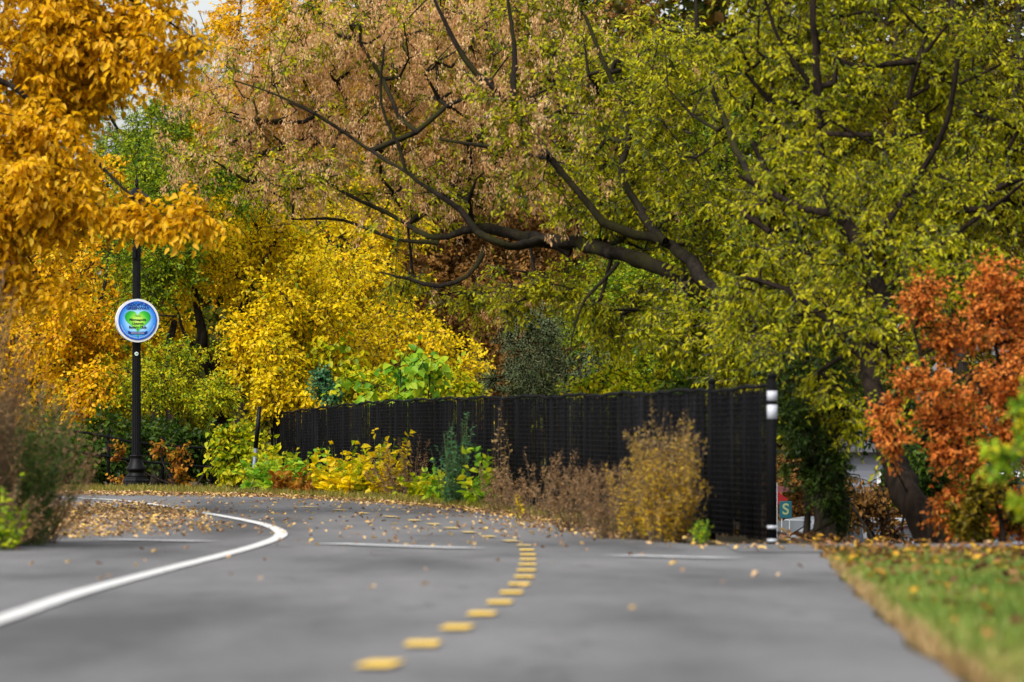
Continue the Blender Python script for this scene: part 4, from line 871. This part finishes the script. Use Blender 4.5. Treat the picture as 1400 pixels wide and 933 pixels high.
# dark evergreen sapling clothing the thick trunk
tree('cedar_tree', 'dark green feathery evergreen around the thick trunk right of the fence end', 'tree', gbase(1105, 49.5), [root_limb(1106, 49.5, 5, (1104, 640, 49.5, 5), (1108, 540, 49.5, 4), (1100, 460, 49.5, 2))],
     [(1092, 590, 28, 60, 49, .35, 90), (1125, 630, 26, 45, 49, .3, 70), (1148, 690, 14, 30, 49.3, .2, 22), (1110, 500, 60, 50, 49.5, .4, 80), (1150, 570, 35, 35, 49.5, .4, 40)], L_CED, BARK, .05, .25, 5, .16, 11, .35, seed=13)
tree('sumac_tree', 'orange-red autumn shrub tree at the right edge beyond the grass', 'tree', gbase(1340, 44), [root_limb(1340, 44, 7, (1330, 660, 44, 6), (1300, 590, 44, 4.5), (1270, 520, 44, 3), (1250, 450, 44, 2)), root_limb(1352, 44.2, 6, (1370, 650, 44.2, 5), (1375, 560, 44.2, 4), (1360, 470, 44.2, 2.5), (1350, 400, 44.2, 1.5)), limb((1330, 650, 44, 4), (1280, 620, 43.8, 3), (1230, 590, 43.6, 1.6))],
     [(1315, 690, 40, 30, 43.6, .4, 34), (1400, 705, 45, 30, 43.5, .4, 46), (1350, 725, 40, 12, 43.4, .3, 22), (1285, 430, 45, 60, 44, .5, 41), (1360, 430, 60, 60, 44.3, .6, 55), (1270, 530, 55, 50, 43.6, .5, 46), (1350, 530, 70, 60, 44, .6, 60), (1330, 620, 65, 50, 43.6, .5, 46), (1220, 570, 36, 45, 43.4, .35, 21), (1395, 620, 50, 70, 44, .6, 36), (1405, 420, 40, 50, 44.4, .5, 41), (1395, 520, 40, 50, 44.2, .5, 41), (1440, 500, 50, 110, 44.5, .7, 32), (1370, 700, 60, 40, 43.8, .4, 26)],
     L_ORG, BROWNBARK, .044, .5, 5, .17, 7, .35, shape=6, seed=14, clumpvar=.5)
tree('sumac_bush', 'mixed green and rust bush below the orange shrub at the grass edge', 'bush', gbase(1370, 42.6), [root_limb(1370, 42.6, 4, (1365, 700, 42.6, 3), (1350, 660, 42.6, 1.5))],
     [(1385, 690, 50, 40, 42.6, .4, 70), (1335, 715, 30, 22, 42.8, .35, 26)], L_OLIVE, BROWNBARK, .05, .5, 4, .15, 7, .4, shape=6, seed=15)
tree('locust_sapling', 'blurred fresh green sapling sprig poking in from the right edge', 'plant', (2.52, 26, float(gz(2.52, 26))), [[(2.52, 26, -.02, .014), (2.50, 26, .3, .011), (2.46, 26, .62, .008), (2.42, 26, 1.0, .004)], limb((1440, 660, 26, 2), (1405, 628, 26, 1.6), (1360, 622, 26, 1.2))],
     [(1375, 624, 30, 6, 26, .08, 7), (1405, 575, 14, 30, 26, .1, 7), (1412, 690, 25, 25, 26, .1, 5), (1470, 600, 30, 90, 26, .2, 16)], L_BRIGHT, GSTEM, .05, .45, 3, .13, 7, .25, shape=6, seed=16)

# overhanging golden tree, trunk outside the frame on the left
OY = 54
tree('elm_tree', 'golden-leaved branches hanging in from the upper left in front of the lamp', 'tree', gbase(-330, OY), [
    root_limb(-330, OY, 42, (-325, 500, OY, 38), (-300, 300, OY, 34), (-280, 100, OY, 28), (-260, -100, OY, 22)),
    limb((-300, 250, OY, 18), (-180, 150, OY, 11), (-70, 95, OY - .3, 7), (0, 110, OY - .4, 4.5), (35, 126, OY - .4, 4), (70, 160, OY - .4, 3.4), (115, 200, OY - .4, 3), (150, 238, OY - .5, 2.4), (190, 272, OY - .6, 1.8), (235, 284, OY - .8, 1.4), (290, 290, OY - 1, 1)),
    limb((-180, 160, OY, 8), (-60, 150, OY, 5), (0, 172, OY, 3.5), (22, 200, OY, 3), (42, 228, OY, 2.2), (90, 275, OY, 1.5), (140, 290, OY, 1)),
    limb((-290, 150, OY, 12), (-150, 20, OY, 8), (-20, -10, OY, 5), (60, 15, OY, 3.4), (120, 60, OY, 2.5), (170, 90, OY, 1.6)),
    limb((-20, -10, OY, 4), (100, -30, OY, 3), (200, 10, OY - .3, 2), (260, 50, OY - .3, 1.2)), limb((-60, 150, OY, 5), (-20, 250, OY, 3.5), (20, 320, OY, 2.2), (50, 370, OY, 1.2)), limb((-300, 300, OY, 12), (-150, 260, OY, 7), (-60, 290, OY, 4), (-20, 380, OY, 2))],
    [(50, 50, 110, 65, 54.0, .8, 166), (160, 55, 65, 50, 53.8, .6, 71), (45, 150, 95, 50, 54.0, .8, 116), (120, 115, 50, 35, 54.0, .5, 38), (40, 240, 90, 60, 53.6, .8, 149), (98, 262, 44, 26, 53.5, .5, 57), (40, 320, 70, 45, 53.6, .6, 66), (75, 390, 25, 22, 53.5, .25, 7), (15, 370, 40, 40, 53.6, .4, 24), (175, 292, 40, 14, 53.4, .3, 18), (225, 290, 30, 12, 53.2, .2, 9), (272, 292, 26, 15, 52.9, .2, 10), (225, 20, 40, 16, 53.6, .3, 10), (215, 60, 26, 30, 53.6, .3, 22), (262, 60, 22, 16, 53.6, .2, 4), (-120, 150, 120, 180, 54.0, 1.4, 144), (40, -60, 220, 50, 54.0, 1, 110), (-260, 0, 150, 200, 54.0, 1.6, 88)],
    L_GOLD, BARK, .082, .55, 4, .30, 7, .75, shape=6, seed=17, twr=.003, rk=.003)

# ------------------------------------------------------------------ shrubs behind and round the fence
SH = 'shrubs growing behind the fence'
def shrub(name, label, px, Y, blobs, leaf, size=.07, aspect=.6, bark=BARK, cat='shrub', group=SH, nst=4, **kw):
    x, y, z = gbase(px, Y); L_ = []
    for i in range(nst):
        bl = blobs[i % len(blobs)]; tp = P(bl[0] + rng.normal(0, bl[2] * .3), bl[1] - bl[3] * .5, bl[4]); st = np.array([x + rng.normal(0, .12), y + rng.normal(0, .12), z - .05])
        mid = st + (tp - st) * .5 + rng.normal(0, .08, 3); L_.append([(*st, .02), (*mid, .014), (*tp, .005)])
    return tree(name, label, cat, (x, y, z), L_, blobs, leaf, bark, size, aspect, group=group, k=6, rk=.003, **kw)
shrub('shrub', 'grey-green airy shrub rising behind the middle of the fence', 755, 66, [(735, 490, 40, 55, 66, .5, 150), (790, 525, 50, 35, 66, .5, 100), (700, 530, 30, 30, 66, .4, 50)], L_GRY, .04, .35, ns=5, ls=.22, nl=9, droop=.2, seed=20)
shrub('shrub', 'big-leaved green shrub just above the fence top, beside the birch twigs', 560, 77, [(560, 495, 24, 28, 77, .4, 20), (590, 500, 20, 22, 76.6, .3, 12), (530, 540, 40, 20, 77, .4, 14)], L_BRIGHT, .13, .75, ns=2, ls=.3, nl=4, droop=.6, shape=6, seed=21)
shrub('shrub', 'big-leaved green shrub near the far left end of the fence', 440, 90.5, [(455, 490, 30, 28, 90, .4, 18), (400, 520, 36, 24, 90.5, .4, 16)], L_YGR, .12, .75, ns=2, ls=.3, nl=4, droop=.6, shape=6, seed=22)
shrub('shrub', 'yellow leafy thicket over the low far end of the fence', 430, 89.5, [(420, 560, 70, 35, 89.4, .6, 140), (520, 540, 60, 30, 84, .6, 100), (600, 530, 40, 25, 80, .5, 60)], L_YGR, .09, .6, ns=4, ls=.3, nl=6, shape=6, seed=23)
shrub('shrub', 'blue-green small-leaved shrub between the yellow thickets', 455, 84, [(450, 535, 22, 26, 84, .3, 44)], L_BLUE, .06, .75, ns=4, ls=.2, nl=7, seed=24)
shrub('shrub', 'leafy yellow-green bush at the foot of the thin leaning post', 330, 80, [(320, 625, 38, 34, 80, .5, 110), (362, 640, 18, 20, 80, .4, 26)], L_YGR, .085, .6, ns=4, ls=.26, nl=6, shape=6, seed=25)
shrub('vine', 'orange and rust vine climbing the low black rails', 250, 82.4, [(250, 640, 6, 35, 82.3, .1, 11), (312, 620, 9, 42, 82.3, .15, 18), (162, 640, 8, 26, 82.4, .1, 5), (225, 612, 14, 6, 82.3, .1, 5)], L_VINE, .065, .8, cat='vine', ns=4, ls=.2, nl=5, shape=6, seed=26)
shrub('shrub', 'dark green undergrowth shrub filling the shade behind the rails', 200, 86, [(140, 610, 80, 45, 86, .8, 160), (260, 620, 80, 45, 86.5, .8, 160), (60, 630, 90, 50, 86, .8, 120)], L_DGR, .09, .6, ns=4, ls=.28, nl=6, seed=27)
shrub('shrub', 'shaded green brush between the fence end and the leaning trunk', 1240, 56, [(1240, 640, 60, 50, 60, .8, 70), (1330, 650, 80, 70, 58, .8, 130), (1120, 560, 90, 40, 62, .8, 130), (1000, 530, 100, 30, 58, .8, 120), (1245, 580, 50, 40, 60, .8, 60)], L_DGR, .08, .55, ns=4, ls=.26, nl=6, seed=28)
shrub('sapling', 'thin brown-leaved sapling in the gap between the two big trunks', 1190, 58, [(1185, 700, 26, 26, 58, .4, 30), (1215, 680, 20, 30, 58, .3, 16), (1170, 660, 24, 20, 58, .3, 10), (1215, 735, 26, 10, 58, .3, 10)], L_RUST, .06, .6, cat='sapling', ns=3, ls=.2, nl=5, shape=6, seed=31, nst=3)
shrub('shrub', 'brown-leaved brush far behind the parked cars', 1200, 108, [(1110, 690, 60, 30, 108, 1, 120), (1190, 695, 50, 22, 108, 1, 110), (1300, 680, 90, 40, 108, 1, 160), (1080, 660, 40, 30, 107, 1, 60)], L_RUST, .09, .6, ns=4, ls=.3, nl=6, seed=30)
shrub('shrub', 'leafy olive shrub showing just above the fence top on its right half', 900, 62, [(900, 530, 60, 22, 62, .6, 100), (830, 520, 50, 25, 64, .6, 70), (980, 500, 50, 30, 60, .6, 80)], L_YGR, .07, .55, ns=4, ls=.24, nl=6, seed=29)

# ------------------------------------------------------------------ weeds in front of the fence and left bush
WD = 'weeds along the outer path edge'
def weed(name, label, px, Y, h, w_, nst, leaf, size, aspect, nl=10, stem=STEM, lean=.35, top=.25, heads=None, cat='weed', group=WD, r=.0028, droop=.3, x=None, shape=4, bare=.15):
    bx, by, bz = gbase(px, Y)
    if x is not None: bx = x; bz = float(gz(bx, by))
    root = empty(name, (bx, by, bz), label, cat, group)
    a = rng.random(nst) * 6.283; rr = np.sqrt(rng.random(nst)); st = np.column_stack([bx + np.cos(a) * rr * w_ * .32, by + np.sin(a) * rr * w_ * .32, np.full(nst, bz - .02)])
    hh = h * rng.uniform(.3, 1.08, nst) ** .8 * (1 - .2 * rr ** 2) * (1 + .22 * np.sin(a * 2 + bx * 7) * rr)
    tp = st + np.column_stack([np.cos(a) * rr * w_ * .35 + rng.normal(0, lean * .12, nst) * h, np.sin(a) * rr * w_ * .35 + rng.normal(0, lean * .12, nst) * h, hh])
    md = (st + tp) / 2 + rng.normal(0, .03, (nst, 3)) * h; md[:, 2] += hh * .08
    o_ = np.full(nst, r); V1, F1 = frusta(st, md, o_ * 1.3, o_, 3); V2, F2 = frusta(md, tp, o_, o_ * .5, 3)
    link('stems', rawmesh('stems', np.concatenate([V1, V2]), np.concatenate([F1, F2 + len(V1)]), 4), stem, root)
    t = bare + (1 - bare) * rng.random((nst, nl)); A, M_, B = st[:, None], md[:, None], tp[:, None]; t_ = t[..., None]
    pos = np.where(t_ < .5, A + (M_ - A) * t_ * 2, M_ + (B - M_) * (t_ * 2 - 1)); pos = pos.reshape(-1, 3); n = len(pos)
    d = rng.normal(0, 1, (n, 3)) * [1, 1, .5] + [0, 0, .5 - droop]; L_ = size * rng.uniform(.6, 1.35, n) * (1.15 - .5 * t.ravel())
    rnd = np.clip(.35 * np.repeat(rng.random(nst), nl) + .65 * rng.random(n), 0, 1)
    link('leaves', leafset('leaves', pos, d, rng.normal(0, .6, (n, 3)) + [0, -.3, .7], L_, L_ * aspect, rnd, shape), leaf, root)
    if heads is not None:
        k = 16; tt = 1 - top * rng.random((nst, k)); pos = (M_ + (B - M_) * (tt[..., None] * 2 - 1)) + rng.normal(0, .02 * h, (nst, k, 3)); pos = pos.reshape(-1, 3); n = len(pos)
        link('seed_heads', leafset('seed_heads', pos, rng.normal(0, 1, (n, 3)) + [0, 0, .6], rng.normal(0, 1, (n, 3)), np.full(n, .022) * rng.uniform(.6, 1.5, n), np.full(n, .012), rng.random(n), 4), heads, root)
    return root
weed('goldenrod_clump', 'golden yellow weed clump leaning on the right end of the fence', 912, 42.0, .88, .42, 170, L_GROD, .05, .25, 22, heads=L_DRYL)
weed('goldenrod_clump', 'tall thin tan stalks rising out of the golden clump', 915, 42.6, 1.0, .28, 40, L_DRYL, .035, .25, 16, heads=L_DRYL)
weed('goldenrod_clump', 'smaller pale golden clump merging into the brown weeds', 882, 43.0, .62, .45, 90, L_GROD, .045, .25, 18, heads=L_DRYL)
weed('green_sprout', 'small fresh green sprout at the right foot of the golden clump', 958, 41.4, .2, .12, 16, L_BRIGHT, .05, .4, 8, GSTEM)
weed('dry_weeds', 'brown dry weed bush just left of the golden clump', 850, 43.5, .56, .6, 95, L_DRY, .04, .22, 22, heads=L_DRY)
weed('dry_weeds', 'grey-brown dry weed bush against the middle right of the fence', 795, 46.6, .56, .6, 75, L_DRY, .04, .22, 20, heads=L_DRY)
weed('dry_weeds', 'thin dark dry stalks in the fence middle, left of the brown bush', 735, 51.5, .7, .6, 50, L_DRY, .045, .22, 16, heads=L_DRY)
weed('dry_weeds', 'low brown dry weeds under the pale rope-like vine', 690, 55, .5, .5, 40, L_DRY, .045, .25, 14, heads=L_DRY)
weed('dry_weeds', 'dry twiggy stalks left of the blue-green plant', 560, 65.5, .7, .8, 60, L_DRY, .06, .25, 12, heads=L_DRY)
weed('orange_plant', 'single narrow orange-yellow plant before the black fence', 709, 52.5, .3, .06, 5, L_YEL, .05, .5, 16, GSTEM)
weed('asparagus_plant', 'tall feathery blue-green plant against the fence', 622, 59.0, .95, .34, 60, L_BLUE, .055, .3, 26, GSTEM, lean=.2)
weed('leafy_plant', 'broad-leaved green plant right of the feathery plant', 655, 57.9, .66, .3, 12, L_BRIGHT, .12, .6, 11, GSTEM, shape=6)
weed('leafy_plant', 'short green plants at the left foot of the feathery plant', 598, 60.6, .5, .3, 16, L_BRIGHT, .10, .55, 9, GSTEM, shape=6)
weed('vine', 'pale dried vine climbing a fence post to the top', 682, 56.7, 1.2, .12, 10, L_DRYL, .06, .4, 22, lean=.1, cat='vine')
for i, (px, Y, h, mt, lb) in enumerate([(385, 72.5, .75, L_YGR, 'yellow-green broad-leaved plant nearest the thin leaning post'), (425, 71, .6, L_BRIGHT, 'green broad-leaved plant second along from the leaning post'), (362, 71.5, .5, L_BRIGHT, 'fresh green low plant at the foot of the leaning post'),
                                      (460, 69, .62, L_YEL, 'yellow leafy weed below the far low stretch of fence'), (500, 67, .7, L_YGR, 'taller yellow-green weed against the middle left of the fence'), (528, 66, .85, L_YEL, 'tallest yellow weed reaching halfway up the fence'),
                                      (475, 67, .35, L_YEL, 'low gold weed at the path edge below the far fence'), (580, 62.8, .35, L_YGR, 'low yellow-green weed left of the small green plants'), (405, 69.5, .35, L_VINE, 'low orange-leaved weed at the path edge near the thin post')]):
    weed('leafy_weed', lb, px, Y, h, .55, 26, mt, .12, .6, 9, GSTEM, shape=6)
# left bush
LB = 'plants in the left roadside bush'
weed('dry_bush', 'tall brown dry bush at the left edge', 0, 39.6, 1.95, .95, 520, L_DRY, .05, .25, 30, heads=L_DRY, cat='bush', group=LB, x=-3.98, lean=.3)
weed('dry_bush', 'outer brown dry stems leaning over the fallen leaves at left', 0, 41.5, 1.15, .9, 230, L_DRY, .045, .25, 26, heads=L_DRY, cat='bush', group=LB, x=-3.62, lean=.5)
weed('green_bush', 'dark green soft foliage inside the left roadside bush', 0, 40.6, 1.15, .7, 130, L_GRN2, .07, .35, 26, GSTEM, cat='bush', group=LB, x=-3.55)
weed('green_bush', 'bright green leafy sprig low at the left edge', 0, 38.6, .5, .35, 16, L_GRN, .07, .5, 12, GSTEM, cat='bush', group=LB, x=-3.5, shape=6)
weed('dry_bush', 'low brown dry weeds at the very corner of the bush by the path', 0, 39.2, .55, .9, 150, L_DRY, .05, .25, 20, cat='bush', group=LB, x=-3.72, lean=.6)
print('polys', sum(len(o.data.polygons) for o in bpy.data.objects if o.type == 'MESH'))
